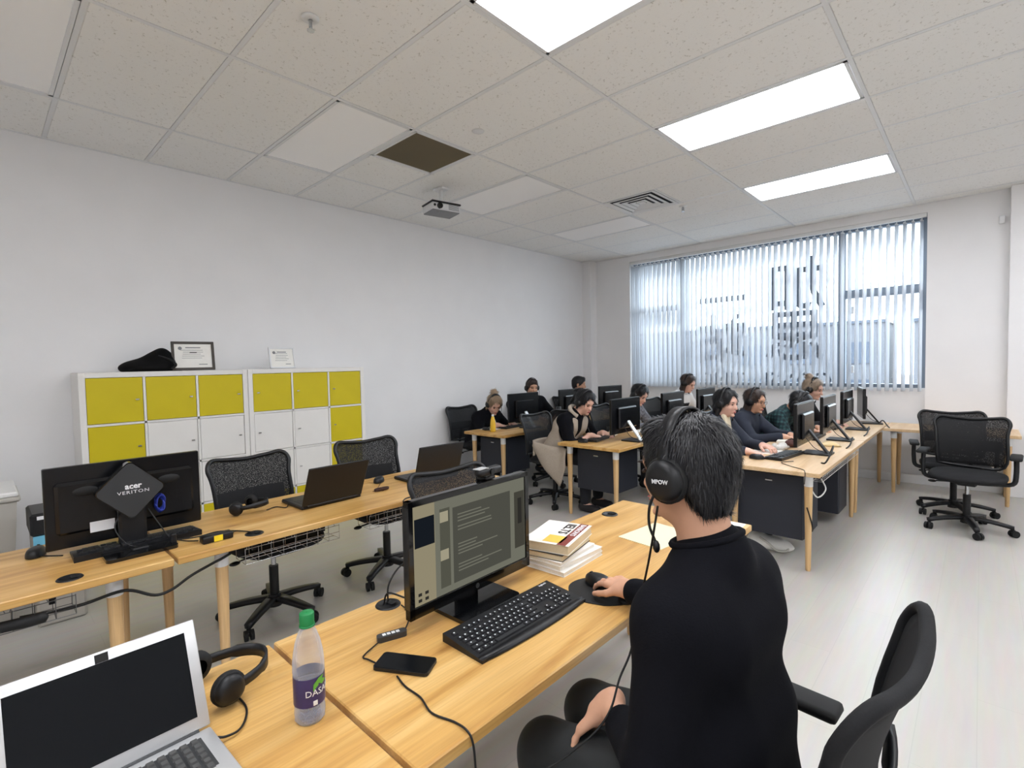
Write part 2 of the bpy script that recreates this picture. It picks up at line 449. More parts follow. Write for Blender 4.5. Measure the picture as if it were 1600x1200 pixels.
for x, y in OFF:
    ceiling_light(x, y, False, offn[round(y / T)], 'unlit ceiling panels')

# return grille (tan square) and supply diffuser
mat('grille_tan', (126, 116, 94), 0.6, var=0.15, scale=500)
g = thing('return_grille', 'tan square return air grille in the ceiling near the projector', 'vent', (-2 * T - T / 2, -1.5 * T, H))
fr = MB()
for sx, sy, dx, dy in ((0, 1, 0.585, 0.018), (0, -1, 0.585, 0.018), (1, 0, 0.018, 0.585), (-1, 0, 0.018, 0.585)):
    fr.box((sx * 0.283, sy * 0.283, 0.004), (dx, dy, 0.012))
fr.build('frame', 'white_trim', g)
MB().box((0, 0, 0.016), (0.56, 0.56, 0.004)).build('filter', 'grille_tan', g)
sl = MB().box((0, 0, 0), (0.55, 0.003, 0.012)).mesh('slat', 'grille_tan')
for i in range(44): link('slat', sl, g, (0, -0.27 + i * 0.54 / 43, 0.006), (0.5, 0, 0))
g = thing('supply_vent', 'white square supply vent with stepped louvres in the ceiling by the window', 'vent', (-2 * T + T / 2, 2.5 * T, H))
mat('vent_dark', (52, 54, 60), 0.7)
MB().box((0, 0, 0.022), (0.56, 0.56, 0.004)).build('duct_back', 'vent_dark', g)
for k, a in enumerate((0.58, 0.44, 0.31, 0.18)):
    lv = MB()
    for q in range(4):
        M = Matrix.Rotation(q * PI / 2, 4, 'Z')
        v = [(-a / 2, -a / 2, -0.004), (a / 2, -a / 2, -0.004), (a / 2 - 0.042, -a / 2 + 0.042, 0.004), (-a / 2 + 0.042, -a / 2 + 0.042, 0.004)]
        v2 = [(x, y, z + 0.004) for x, y, z in v]
        lv.add(v + v2, [(3, 2, 1, 0), (4, 5, 6, 7), (0, 1, 5, 4), (1, 2, 6, 5), (2, 3, 7, 6), (3, 0, 4, 7)], False, M)
    lv.build('louvre', 'white_metal', g)
MB().box((0, 0, 0.01), (0.075, 0.075, 0.02), 0.004).build('core', 'white_metal', g)

# sprinkler heads
def sprinkler(x, y, label):
    t = thing('fire_sprinkler', label, 'sprinkler', (x, y, H), 0, 'ceiling sprinkler heads')
    MB().lathe([(0.001, 0), (0.042, 0), (0.042, -0.006), (0.03, -0.012), (0.012, -0.012)], n=20).build('escutcheon', 'white_metal', t)
    MB().cyl((0, 0, -0.01), (0, 0, -0.045), 0.008).box((0.012, 0, -0.04), (0.004, 0.004, 0.04)).box((-0.012, 0, -0.04), (0.004, 0.004, 0.04)).build('nozzle', 'chrome', t)
    MB().cyl((0, 0, -0.058), (0, 0, -0.062), 0.018).build('deflector', 'chrome', t)
sprinkler(-0.641, 1.95, 'sprinkler head beside the supply vent near the window')
sprinkler(-0.618, -2.281, 'sprinkler head at the top of the picture, left of the bright panel')

t = thing('sprinkler_cover', 'flat round sprinkler cover plate on a ceiling tile near the return grille', 'sprinkler', (-0.918, -0.883, H))
MB().lathe([(0.001, -.004), (0.036, -.004), (0.040, -.001)], n=24).build('plate', 'white_trim', t)
MB().lathe([(0.040, -.001), (0.044, -.003), (0.046, 0)], n=24).build('rim', 'white_metal', t)

# projector on its ceiling mount
t = thing('projector_mount', 'white ceiling mount carrying the projector', 'mount', (-2.04, -0.32, H))
MB().box((0, 0, -0.012), (0.14, 0.09, 0.024), 0.006).build('ceiling_plate', 'white_metal', t)
MB().cyl((0, 0, -0.02), (0, 0, -0.14), 0.018, 0.015).build('stem', 'white_metal', t)
MB().box((0, 0, -0.13), (0.07, 0.05, 0.03), 0.006).box((0, 0, -0.150), (0.16, 0.12, 0.008), 0.002).build('bracket', 'white_metal', t)
p = thing('projector', 'grey and white projector hanging under the ceiling mount', 'projector', (-2.04, -0.32, H - 0.155), math.radians(78))
mat('projector_white', (214, 215, 217), 0.45); mat('projector_grey', (128, 130, 134), 0.55)
MB().box((0, 0, -0.05), (0.30, 0.22, 0.068), 0.012).build('shell', 'projector_white', p)
MB().box((0, 0, -0.011), (0.31, 0.23, 0.016), 0.006).build('lid', 'black_plastic', p)
MB().box((0, 0, -0.088), (0.285, 0.205, 0.010), 0.004).box((-0.04, -0.06, -0.094), (0.06, 0.05, 0.004)).build('underside', 'projector_grey', p)
MB().cyl((-0.075, -0.105, -0.05), (-0.075, -0.125, -0.05), 0.028).build('lens', 'gloss_black', p)
MB().cyl((-0.125, -0.108, -0.048), (-0.125, -0.114, -0.048), 0.012).build('sensor', 'gloss_black', p)
for i in range(6): MB().box((0.075, -0.111, -0.026 - i * 0.009), (0.11, 0.004, 0.004)).build('vent_slot', 'projector_grey', p)
# wall sensor
MB().box((1.93, YW - 0.02, 2.86), (0.05, 0.04, 0.08), 0.01, seg=2).build('wall_sensor', 'white_trim')
tag(bpy.data.objects['wall_sensor'], 'small white sensor high on the wall beside the pilaster', 'sensor')

# ------------------------------------------------------------------ window
mat('window_frame', (120, 132, 146), 0.4, metal=0.3)
fy = YW + 0.165
wn = MB()
for x, d in ((WX0 + 0.03, 0.06), (-1.60, 0.07), (0.50, 0.08), (WX1 - 0.03, 0.06)): wn.box((x, fy, (WZ0 + WZ1) / 2), (d, 0.09, WZ1 - WZ0))
for z, d in ((WZ0 + 0.03, 0.06), (WZ1 - 0.03, 0.06)): wn.box(((WX0 + WX1) / 2, fy, z), (WX1 - WX0, 0.088, d))
wn.box((-2.0, fy, 2.29), (0.75, 0.088, 0.08)).box((0.92, fy, 2.25), (0.78, 0.088, 0.10))
wo = struct(wn.build('window_1', 'window_frame'))
for x0, x1, z0, z1 in ((WX0 + .06, -1.635, WZ0 + .06, 2.25), (WX0 + .06, -1.635, 2.33, WZ1 - .06), (-1.565, .46, WZ0 + .06, WZ1 - .06), (.54, WX1 - .06, WZ0 + .06, 2.20), (.54, WX1 - .06, 2.30, WZ1 - .06)):
    MB().box(((x0 + x1) / 2, fy, (z0 + z1) / 2), (x1 - x0, 0.006, z1 - z0)).build('pane', 'glass', wo)
MB().box(((WX0 + WX1) / 2, YW + 0.135, WZ0 + 0.008), (WX1 - WX0 - 0.002, 0.06, 0.016), 0.003).build('window_sill', 'white_trim', wo)
MB().box((0.62, fy - 0.05, 2.05), (0.03, 0.02, 0.09), 0.004).build('latch', 'white_metal', wo)
MB().box((0.62, fy - 0.05, 1.32), (0.03, 0.02, 0.09), 0.004).build('latch', 'white_metal', wo)
# lettering stuck on the outside of the glass, read mirrored from the room
L_ = dict(rot=(PI / 2, 0, 0), mirror=True, extrude=0.0008)
for ch, x, z, sx in (('\u4e00', -1.0, 2.28, 1.0), ('\u7ad9', -1.0, 1.72, 1.0), ('\u52a0', -0.05, 2.40, 1.0), ('\u601d', -0.05, 1.72, 1.0)):
    text('window_lettering', ch, 0.74, 'vinyl_letter', wo, (x, fy + 0.006, z), bold=0.012, sx=sx, **L_)
text('window_lettering', 'CONSULTING', 0.27, 'vinyl_letter', wo, (-0.46, fy + 0.006, 1.17), bold=0.004, **L_)

# vertical blinds
bl = thing('vertical_blind', 'white vertical blind covering the whole window', 'blind', (0, YW + 0.03, 0))
MB().box(((WX0 + WX1) / 2, 0, WZ1 - 0.022), (WX1 - WX0 - 0.01, 0.05, 0.042), 0.004).build('headrail', 'white_metal', bl)
vw, vz0, vz1 = 0.089, 1.06, WZ1 - 0.07
vane = MB().grid(lambda u, v: ((u - .5) * vw, 0.006 * (1 - (2 * u - 1) ** 2), vz0 + (vz1 - vz0) * v), 4, 1, thick=0.0012).mesh('vane', 'blind_fabric')
clip = MB().box((0, 0, vz1 + 0.014), (0.012, 0.006, 0.03)).box((0, 0, vz1 - 0.002), (0.07, 0.004, 0.012)).mesh('carrier', 'white_metal')
bead = MB().box((0, 0, vz0 + 0.03), (vw * 0.9, 0.003, 0.004)).mesh('weight', 'white_metal')
n = 49
for i in range(n):
    x = WX0 + 0.05 + i * (WX1 - WX0 - 0.10) / (n - 1)
    a = math.radians(70 + random.uniform(-3, 3))
    o = link('vane', vane, bl, (x, 0, 0), (0, 0, a))
    link('carrier', clip, o)
MB().tube([(WX0 + 0.03, -0.03, WZ1 - 0.05), (WX0 + 0.032, -0.03, 1.3)], 0.004).build('wand', 'white_metal', bl)

# ------------------------------------------------------------------ outside
mat('asphalt', (120, 122, 126), 0.9, var=0.06, scale=0.8)
struct(MB().box((-10, 80, -3.4), (260, 150, 0.2)).build('ground_outside', 'asphalt'))
mat('far_wall', (104, 106, 112), 0.8, var=0.05, scale=0.3); mat('far_glass', (66, 76, 92), 0.25); mat('leaf', (92, 104, 84), 0.8, var=0.3, scale=2)
def far_building(x0, x1, y, zt, label):
    b = thing('far_building', label, 'building', ((x0 + x1) / 2, y, -3.3))
    w_ = x1 - x0; h_ = zt + 3.3
    MB().box((0, 4, h_ / 2), (w_, 8, h_)).build('wall', 'far_wall', b)
    MB().box((0, 4, h_ + 0.1), (w_ + 0.4, 8.4, 0.25)).build('roof', 'far_glass', b)
    k = int(w_ / 4)
    wm = MB().box((0, 0, 0), (2.2, 0.2, 1.8)).mesh('window', 'far_glass')
    for lv in range(2):
        for i in range(k): link('window', wm, b, (-w_ / 2 + (i + .5) * w_ / k, -0.06, 1.9 + lv * 3.2))
far_building(-62, -31, 44, 3.7, 'long grey building seen through the blind near the corner column')
far_building(-29, -4, 48, 4.3, 'grey low building seen through the middle of the blind')
far_building(-2, 14, 46, 4.1, 'grey building seen through the blind at its pilaster end')

# ------------------------------------------------------------------ cube storage on the left wall
def cube_unit(y0, label, yellow, knob_side):
    c, fr, dv, W = 0.335, 0.038, 0.016, 1.113
    t = thing('cube_cabinet', label, 'cabinet', (XL + 0.008, y0, 0))
    d, hz = 0.382, 1.464
    b = MB()
    b.box((d / 2, fr / 2, hz / 2), (d, fr, hz), 0.002).box((d / 2, W - fr / 2, hz / 2), (d, fr, hz), 0.002)
    b.box((d / 2, W / 2, fr / 2), (d, W - 2 * fr, fr), 0.002).box((d / 2, W / 2, hz - fr / 2), (d, W - 2 * fr, fr), 0.002)
    b.box((0.006, W / 2, hz / 2), (0.008, W - 2 * fr, hz - 2 * fr))
    b.build('carcass', 'cube_white', t)
    for k in (1, 2):
        MB().box((d / 2, fr + k * c + (k - .5) * dv, hz / 2), (d - 0.004, dv, hz - 2 * fr)).build('divider', 'cube_white', t)
    for k in (1, 2, 3):
        MB().box((d / 2, W / 2, hz - fr - k * c - (k - .5) * dv), (d - 0.004, W - 2 * fr, dv)).build('shelf', 'cube_white', t)
    for r_ in range(4):
        for q in range(3):
            yc = fr + q * (c + dv) + c / 2; zc = hz - fr - r_ * (c + dv) - c / 2
            col = 'yellow_door' if (r_, q) in yellow else 'cube_white'
            dr = link('door', DOOR[col], t, (d - 0.012, yc, zc))
            if col == 'yellow_door': dr['label'] = 'yellow cube door'
            link('knob', KNOB, dr, (0.008, knob_side * 0.128, -0.0))
DOOR = {c: MB().box((0, 0, 0), (0.016, 0.329, 0.329), 0.0015).mesh('door', c) for c in ('yellow_door', 'cube_white')}
KNOB = MB().cyl((0, 0, 0), (0.014, 0, 0), 0.004, n=8).box((0.016, 0, 0), (0.006, 0.024, 0.010), 0.002).mesh('knob', 'chrome')
CY = -2.9736
b4 = {(0, 0), (0, 1), (0, 2), (3, 0), (3, 1), (3, 2)}
cube_unit(CY, 'white cube cabinet with yellow border doors, under the black bag', b4 | {(1, 0), (2, 0)}, 1)
cube_unit(CY + 1.117, 'white cube cabinet with yellow border doors, under the white certificate', b4 | {(1, 2), (2, 2)}, -1)
ZC = 1.464
# things on the cabinets: frames are placed after the person tools (bag uses them too)

# ------------------------------------------------------------------ desks
ZD = 0.70
def desk(x0, x1, y0, y1, label, wood_='oak', grp='long wooden desks', legs=((0, 0), (0, 1), (1, 0), (1, 1)), inset=0.085, jy=None):
    t = thing('desk', label, 'desk', ((x0 + x1) / 2, (y0 + y1) / 2, 0), 0, grp)
    wx, wy = x1 - x0, y1 - y0
    MB().box((0, 0, ZD - 0.015), (wx, wy, 0.03), 0.003).build('desktop', wood_, t)
    for i, j in legs:
        x = (-1, 1)[i] * (wx / 2 - inset); y = (-1, 1)[j] * (wy / 2 - inset)
        if jy is not None and i == 1 and j == jy: y = (-1, 1)[j] * (wy / 2 - .185)
        lg = link('leg', LEG, t, (x, y, 0)); link('collar', COLLAR, lg)
    return t
LEG = MB().cyl((0, 0, 0.0), (0, 0, 0.008), 0.014).cyl((0, 0, 0.008), (0, 0, ZD - 0.11), 0.0165, 0.0265, n=18).mesh('leg', 'leg_wood')
COLLAR = MB().cyl((0, 0, ZD - 0.11), (0, 0, ZD - 0.03), 0.0275, 0.029, n=18).box((0, 0, ZD - 0.033), (0.09, 0.09, 0.006), 0.002).mesh('collar', 'white_metal')
desk(-1.285, -0.615, -4.85, -2.945, 'oak desk holding the monitor that has the diamond-shaped computer on its back', jy=1)
desk(-1.285, -0.615, -2.932, -1.03, 'oak desk holding the two black laptops', jy=0)
desk(0.34, 1.02, -4.84, -2.942, 'oak desk under the open silver laptop')
desk(0.34, 1.02, -2.930, -1.03, 'oak desk where the man in the black sweater works')
desk(0.36, 1.02, 0.325, 2.07, 'oak desk paled by window light, of the monitor row where the woman in the dark jacket sits', 'oak_window_lit')
desk(0.36, 1.02, 2.08, 3.80, 'oak desk paled by window light, by the window holding the last two side-on monitors', 'oak_window_lit')
desk(-1.20, -0.52, 0.36, 2.09, 'oak desk where the woman in the beige vest writes')
desk(-1.20, -0.52, 2.10, 3.80, 'oak desk by the window behind the beige vest row')
desk(-2.57, -1.94, 0.37, 2.09, 'oak desk with the yellow juice bottle by the left wall')
desk(-2.57, -1.94, 2.10, 3.66, 'oak desk nearest the window along the left wall')
desk(1.03, 2.08, 3.18, 3.80, 'desk paled by window light, set across the end wall behind the two empty chairs', 'oak_window_lit')

def pedestal(x0, x1, y0, y1, z0, z1, label):
    """dark hanging storage unit under a desk end"""
    t = thing('hanging_drawer', label, 'drawer unit', ((x0 + x1) / 2, (y0 + y1) / 2, 0), 0, 'dark drawer units hung under the desk ends')
    wx, wy = x1 - x0, y1 - y0
    MB().box((0, 0.012, (z0 + z1) / 2), (wx, wy - 0.024, z1 - z0), 0.004).build('carcass', 'dark_panel', t)
    MB().box((0, -wy / 2 + 0.009, (z0 + z1) / 2 - 0.004), (wx - 0.006, 0.018, z1 - z0 - 0.012), 0.003).build('front_panel', 'dark_panel', t)
    MB().box((0, -wy / 2 - 0.003, z1 - 0.06), (0.05, 0.006, 0.012), 0.002).build('handle', 'chrome', t)
    s = MB()
    for sx in (-1, 1): s.box((sx * (wx / 2 - 0.03), 0, (z1 + ZD - 0.03) / 2), (0.02, wy * 0.8, ZD - 0.03 - z1))
    s.build('hanger', 'white_metal', t)
pedestal(0.44, 0.89, 0.47, 0.90, 0.18, 0.645, 'dark drawer unit hung under the monitor row desk')
pedestal(-1.07, -0.64, 0.50, 0.90, 0.25, 0.645, 'dark drawer unit hung under the desk of the woman in the beige vest')
pedestal(-2.44, -2.03, 0.50, 0.90, 0.25, 0.645, 'dark drawer unit hung under the desk with the juice bottle')
pedestal(0.50, 0.90, 1.62, 1.98, 0.10, 0.62, 'dark drawer unit further in under the monitor row desk')

def grommet(x, y, label, cable=False):
    t = thing('desk_grommet', label, 'grommet', (x, y, ZD), 0, 'black cable grommets')
    MB().lathe([(0.0, 0.001), (0.030, 0.001), (0.032, 0.004), (0.038, 0.004), (0.041, 0.0)], n=24).build('ring', 'black_plastic', t)
    MB().box((0, 0.012, 0.004), (0.03, 0.02, 0.003), 0.001).build('slot', 'dark_rubber', t)
grommet(0.395, -2.59, 'black cable grommet behind the edge of the big monitor')
grommet(0.425, -1.305, 'black cable grommet at the far end of the man\'s desk')
grommet(-0.70, -3.26, 'black cable grommet in front of the round wireless mouse')
grommet(-0.69, -2.607, 'black cable grommet next to the power adapter')

mat('wire_grey', (120, 122, 124), 0.35, metal=0.7)
def basket(x, y0, y1, z0, label, mtl):
    t = thing('cable_basket', label, 'basket', (x, (y0 + y1) / 2, 0), 0, 'wire cable baskets under the desks')
    L = y1 - y0; b = MB(); w_ = 0.12; h_ = 0.07
    for px, pz in ((-w_ / 2, z0 + h_), (-w_ / 2, z0), (0, z0), (w_ / 2, z0), (w_ / 2, z0 + h_), (w_ / 2, z0 + h_ / 2)):
        b.tube([(px, -L / 2, pz), (px, L / 2, pz)], 0.0016, 5)
    b.build('long_wire', mtl, t)
    n = max(4, int(L / 0.055)); c = MB()
    for i in range(n + 1):
        yy = -L / 2 + i * L / n
        c.tube([(-w_ / 2, yy, z0 + h_ + 0.004), (-w_ / 2, yy, z0), (w_ / 2, yy, z0), (w_ / 2, yy, z0 + h_ + 0.004)], 0.0014, 4)
    c.build('cross_wire', mtl, t)
    e = MB()
    for i in range(int(L / 0.11)):
        yy = -L / 2 + 0.055 + i * 0.11
        e.tube([(w_ / 2, yy + 0.05 * math.cos(a), z0 + h_ + 0.028 * math.sin(a)) for a in [PI * k / 8 for k in range(9)]], 0.0016, 5)
    e.build('scroll_wire', mtl, t)
    g = MB()
    for yy in (-L / 2 + 0.06, L / 2 - 0.06):
        g.box((0, yy, (z0 + ZD - 0.03) / 2 + 0.02), (0.012, 0.02, ZD - 0.03 - z0 - 0.04))
    g.build('hanger', 'black_plastic', t)
basket(-0.72, -4.2, -3.25, 0.575, 'wire cable basket under the desk with the diamond-shaped computer', 'wire_grey')
basket(-0.72, -2.66, -2.20, 0.575, 'wire cable basket under the desk, by the black headset end', 'chrome')
basket(-0.72, -2.02, -1.40, 0.575, 'wire cable basket under the desk, below the laptops', 'chrome')
basket(0.93, 0.55, 1.95, 0.60, 'wire cable rail along the side of the monitor row desk', 'white_metal')

# ------------------------------------------------------------------ office chairs
def make_chair(arms, top_w=0.49, bot_w=0.43, zb0=0.52, zb1=0.93, mesh_mat='chair_mesh', back_tilt=0.08):
    t = thing('office_chair', 'black office chair', 'chair')
    for k in range(5):
        a = 2 * PI * k / 5 + 0.3
        lg = link('base_leg', BASE_LEG, t, (0, 0, 0), (0, 0, a)); link('caster', CASTER, lg, (0.275, 0, 0), (0, 0, 0.7))
    MB().cyl((0, 0, 0.06), (0, 0, 0.13), 0.042, 0.034, n=18).cyl((0, 0, 0.12), (0, 0, 0.30), 0.026, n=16).build('hub', 'black_plastic', t)
    MB().cyl((0, 0, 0.29), (0, 0, 0.40), 0.014, n=14).build('gas_lift', 'chrome', t)
    MB().box((-0.01, 0, 0.405), (0.20, 0.13, 0.045), 0.012).build('mechanism', 'black_plastic', t)
    MB().tube([(0.02, -0.06, 0.40), (0.02, -0.20, 0.39)], 0.006).ball((0.02, -0.225, 0.385), (0.018, 0.03, 0.012)).build('lever', 'black_plastic', t)
    def seat(u, v):
        a = 2 * PI * u; q = lambda c, p: math.copysign(abs(c) ** p, c)
        ph = PI * (v - .5); r = abs(math.cos(ph)) ** 0.35
        return (0.02 + 0.245 * q(math.cos(a), .6) * r, 0.25 * q(math.sin(a), .6) * r, 0.462 + 0.034 * q(math.sin(ph), .8) - 0.02 * max(0, q(math.cos(a), .6) * r - .6))
    MB().grid(seat, 28, 10).build('seat', 'black_fabric', t)
    # backrest outline, sagging top edge with raised corners
    def edge(s):   # s in 0..1 around, returns (y,z)
        pts = [(-bot_w / 2, zb0), (-top_w / 2 + .015, zb1 - .14), (-top_w / 2, zb1 - 0.05), (-top_w / 2 + .035, zb1 - .004), (-top_w / 4, zb1 - .012), (0, zb1 - .022), (top_w / 4, zb1 - .012),
               (top_w / 2 - .035, zb1 - .004), (top_w / 2, zb1 - .05), (top_w / 2 - .015, zb1 - .14), (bot_w / 2, zb0), (0, zb0 - 0.02)]
        return pts
    out = edge(0)
    def bx_(y, z):  # curve of the back
        return -0.235 - back_tilt * (z - zb0) / (zb1 - zb0) * 1.0 + 0.75 * y * y + 0.03 * math.sin(PI * (z - zb0) / (zb1 - zb0))
    ring = smooth_path([(y, z, 0) for y, z in out + out[:1]], 5)[:-1]
    ring3 = [(bx_(p.x, p.y), p.x, p.y) for p in ring]
    MB().tube(ring3, 0.0125, 8, closed=True).build('back_frame', 'black_plastic', t)
    def back(u, v):
        z = zb0 + (zb1 - 0.012 - zb0) * v
        hw = bot_w / 2 + (top_w / 2 - bot_w / 2) * min(1, v * 1.4); hw -= 0.004
        if v > 0.9: hw -= 0.03 * ((v - .9) / .1) ** 2
        y = (2 * u - 1) * hw
        z -= 0.014 * (1 - abs(2 * u - 1) ** 2) * max(0, v - .5) * 2
        return (bx_(y, z), y, z)
    MB().grid(back, 14, 12, thick=0.003).build('back_mesh', mesh_mat, t)
    MB().tube(smooth_path([(-0.06, 0, 0.40), (-0.24, 0, 0.41), (-0.30, 0, 0.47), (-0.275, 0, 0.60), (-0.262, 0, 0.72)], 5), [0.022] * 10 + [0.016] * 11, 8).build('back_spine', 'black_plastic', t)
    MB().grid(lambda u, v: (bx_((2 * u - 1) * .2, .66 + .09 * v) - 0.02, (2 * u - 1) * .2, .64 + .09 * v), 10, 3, thick=0.012).build('lumbar_support', 'black_plastic', t)
    if arms:
        for s in (-1, 1):
            a = MB().tube(smooth_path([(0.0, s * 0.16, 0.41), (0.0, s * 0.27, 0.425), (0.0, s * 0.29, 0.50), (-0.02, s * 0.29, 0.63)], 4), 0.017, 8).build('armrest', 'black_plastic', t)
            MB().box((0.0, s * 0.29, 0.645), (0.25, 0.075, 0.028), 0.012, seg=2).build('arm_pad', 'dark_rubber', a)
    return t
BASE_LEG = MB().grid(lambda u, v: (0.02 + 0.265 * u, (v - .5) * (0.062 - 0.028 * u), 0.105 - 0.030 * u * u), 6, 2, thick=0.026).box((0.275, 0, 0.072), (0.024, 0.024, 0.022), 0.004).mesh('base_leg', 'black_plastic')
CASTER = MB().cyl((0.012, -0.024, 0.028), (0.012, -0.006, 0.028), 0.028, n=16).cyl((0.012, 0.006, 0.028), (0.012, 0.024, 0.028), 0.028, n=16).cyl((0.012, -0.026, 0.028), (0.012, 0.026, 0.028), 0.008, n=8).box((0.004, 0, 0.05), (0.03, 0.02, 0.022), 0.004).mesh('caster', 'dark_rubber')
GA = 'mesh-backed office chairs'
c_arm = make_chair(True); c_plain = make_chair(False)
def chair(src, x, y, rz, label):
    o = src if not src.get('used') else copy_tree(src)
    src['used'] = 1
    if 'used' in o and o is not src: del o['used']
    return place(o, (x, y, 0), rz, label, GA)
chair(c_plain, -1.28, -2.30, 0.08, 'black mesh chair behind the headset on the oak desk, in front of the cabinets')
chair(c_plain, -1.28, -1.52, -0.05, 'black mesh chair behind the two black laptops')
chair(c_plain, 0.03, -1.82, -0.05, 'black mesh chair half hidden behind the big monitor')
chair(c_plain, -1.47, 0.66, 0.0, 'black mesh chair under the woman in the beige vest')
chair(c_plain, -2.88, 0.82, -0.05, 'black mesh chair of the blonde woman by the left wall')
chair(c_plain, -2.02, 1.32, PI - 0.2, 'black empty chair turned back-on beside the beige vest')
chair(c_arm, 1.72, 2.18, -PI / 2 - 0.06, 'front one of the two empty armchairs at the window wall, seat towards the viewer')
chair(c_arm, 1.62, 2.68, -PI / 2 + 0.12, 'rear one of the two empty armchairs, tucked behind the other')
for x, y, r_, lb in ((-1.47, 1.90, 0, 'black chair of the dark-haired person in the middle of the beige vest row'), (-1.45, 3.20, -.1, 'black chair of the woman in the white lettered top'),
                (-0.03, 1.04, 0, 'black chair of the woman in the dark jacket'), (-0.03, 1.84, 0, 'black chair of the long-haired woman in navy'),
                (-0.07, 2.45, 0, 'black chair of the person in the green plaid shirt'), (0.03, 3.12, 0, 'black chair of the fair-haired person by the window'),
                (-2.90, 1.93, -.3, 'black chair of the man hidden behind the wall-side monitor'), (-2.90, 3.02, 0, 'black chair of the dark-haired person nearest the corner column')):
    chair(c_plain, x, y, r_, lb)

# ------------------------------------------------------------------ computer gear
KEYS = {}
def key_mesh(w_, d_, m='key_black'):
    k = (round(w_, 4), round(d_, 4), m)
    if k not in KEYS:
        b = MB(); x, y, a = w_ / 2, d_ / 2, 0.0022
        b.add([(-x, -y, 0), (x, -y, 0), (x, y, 0), (-x, y, 0), (-x + a, -y + a, .005), (x - a, -y + a, .005), (x - a, y - a, .005), (-x + a, y - a, .005)],
              [(4, 5, 6, 7), (0, 1, 5, 4), (1, 2, 6, 5), (2, 3, 7, 6), (3, 0, 4, 7)])
        KEYS[k] = b.mesh('key', m)
    return KEYS[k]
def key_layout(pad=True):
    u = 0.0188; rows = []
    def row(y, widths, x0=0.0):
        x = x0
        for w_ in widths:
            if w_ < 0: x += -w_ * u; continue
            rows.append((x + w_ * u / 2, y, w_ * u - 0.0022)); x += w_ * u
    row(5.35 * u, [1, -1, 1, 1, 1, 1, -.5, 1, 1, 1, 1, -.5, 1, 1, 1, 1] + ([-.3, 1, 1, 1] if pad else []))
    row(4 * u, [1] * 13 + [2] + ([-.3, 1, 1, 1, -.3, 1, 1, 1, 1] if pad else []))
    row(3 * u, [1.5] + [1] * 12 + [1.5] + ([-.3, 1, 1, 1, -.3, 1, 1, 1, 1] if pad else []))
    row(2 * u, [1.75] + [1] * 11 + [2.25] + ([-3.6, 1, 1, 1] if pad else []))
    row(1 * u, [2.25] + [1] * 10 + [2.75] + ([-1.3, 1, -1.3, 1, 1, 1, 1] if pad else []))
    row(0, [1.25, 1.25, 1.25, 6.25, 1.25, 1.25, 1.25, 1.25] + ([-.3, 1, 1, 1, -.3, 2, 1] if pad else []))
    return rows
def keyboard(x, y, rz, label, detail=False, L=0.455, D=0.162, z=ZD):
    t = thing('keyboard', label, 'keyboard', (x, y, z), rz, 'black desktop keyboards')
    def top(u, v):
        yy = (v - .5) * D
        return ((u - .5) * L, yy, 0.010 + 0.014 * v)
    b = MB()
    n = 10
    lo = [(-L / 2, -D / 2), (L / 2, -D / 2), (L / 2, D / 2), (-L / 2, D / 2)]
    v = [(px, py, 0.0) for px, py in lo] + [(-L / 2, -D / 2, .009), (L / 2, -D / 2, .009), (L / 2, D / 2, .024), (-L / 2, D / 2, .024)]
    b.add(v, [(3, 2, 1, 0), (4, 5, 6, 7), (0, 1, 5, 4), (1, 2, 6, 5), (2, 3, 7, 6), (3, 0, 4, 7)])
    b.build('case', 'black_plastic', t)
    tl = math.atan2(0.015, D)
    ks = key_layout()
    z_at = lambda yy: 0.009 + 0.015 * (yy + D / 2) / D
    y0 = -D / 2 + (0.034 if detail else 0.026); x0 = -L / 2 + 0.012
    if detail:
        MB().grid(lambda u, v_: ((u - .5) * L, -D / 2 + 0.004 - 0.016 * math.sin(PI * u) ** .6 * (1 - v_) + .012 * v_, 0.003 + .008 * v_), 20, 2, thick=0.006).build('palm_rest', 'black_plastic', t)
        for i, (kx, ky, kw) in enumerate(ks):
            o = link('key', key_mesh(kw, 0.0160), t, (x0 + kx, y0 + ky, z_at(y0 + ky) - 0.0005), (tl, 0, 0))
        pr_ = MB()
        for i, (kx, ky, kw) in enumerate(ks):
            if kw > 0.07: continue
            xx, yy = x0 + kx - 0.002, y0 + ky + 0.001; zz = z_at(yy) + 0.0052
            pr_.box((xx, yy, zz), (0.004, 0.0035, 0.0004), rot=(tl, 0, 0))
        pr_.build('key_print', 'print_white', t)['kind'] = 'stuff'
        text('maker_mark', 'logitech', 0.011, 'print_white', t, (L / 2 - 0.035, D / 2 - 0.010, z_at(D / 2 - 0.01) + 0.0008), (tl, 0, 0))
        me = MB()
        for i in range(9): me.box((-0.03 + i * 0.012, D / 2 - 0.008, z_at(D / 2) + 0.001), (0.008, 0.005, 0.003))
        me.build('media_buttons', 'key_black', t)
    else:
        kb = MB()
        for kx, ky, kw in ks:
            kb.box((x0 + kx, y0 + ky, z_at(y0 + ky) + 0.003), (kw, 0.016, 0.006), rot=(tl, 0, 0))
        kb.build('keys', 'key_black', t)['kind'] = 'stuff'
    return t
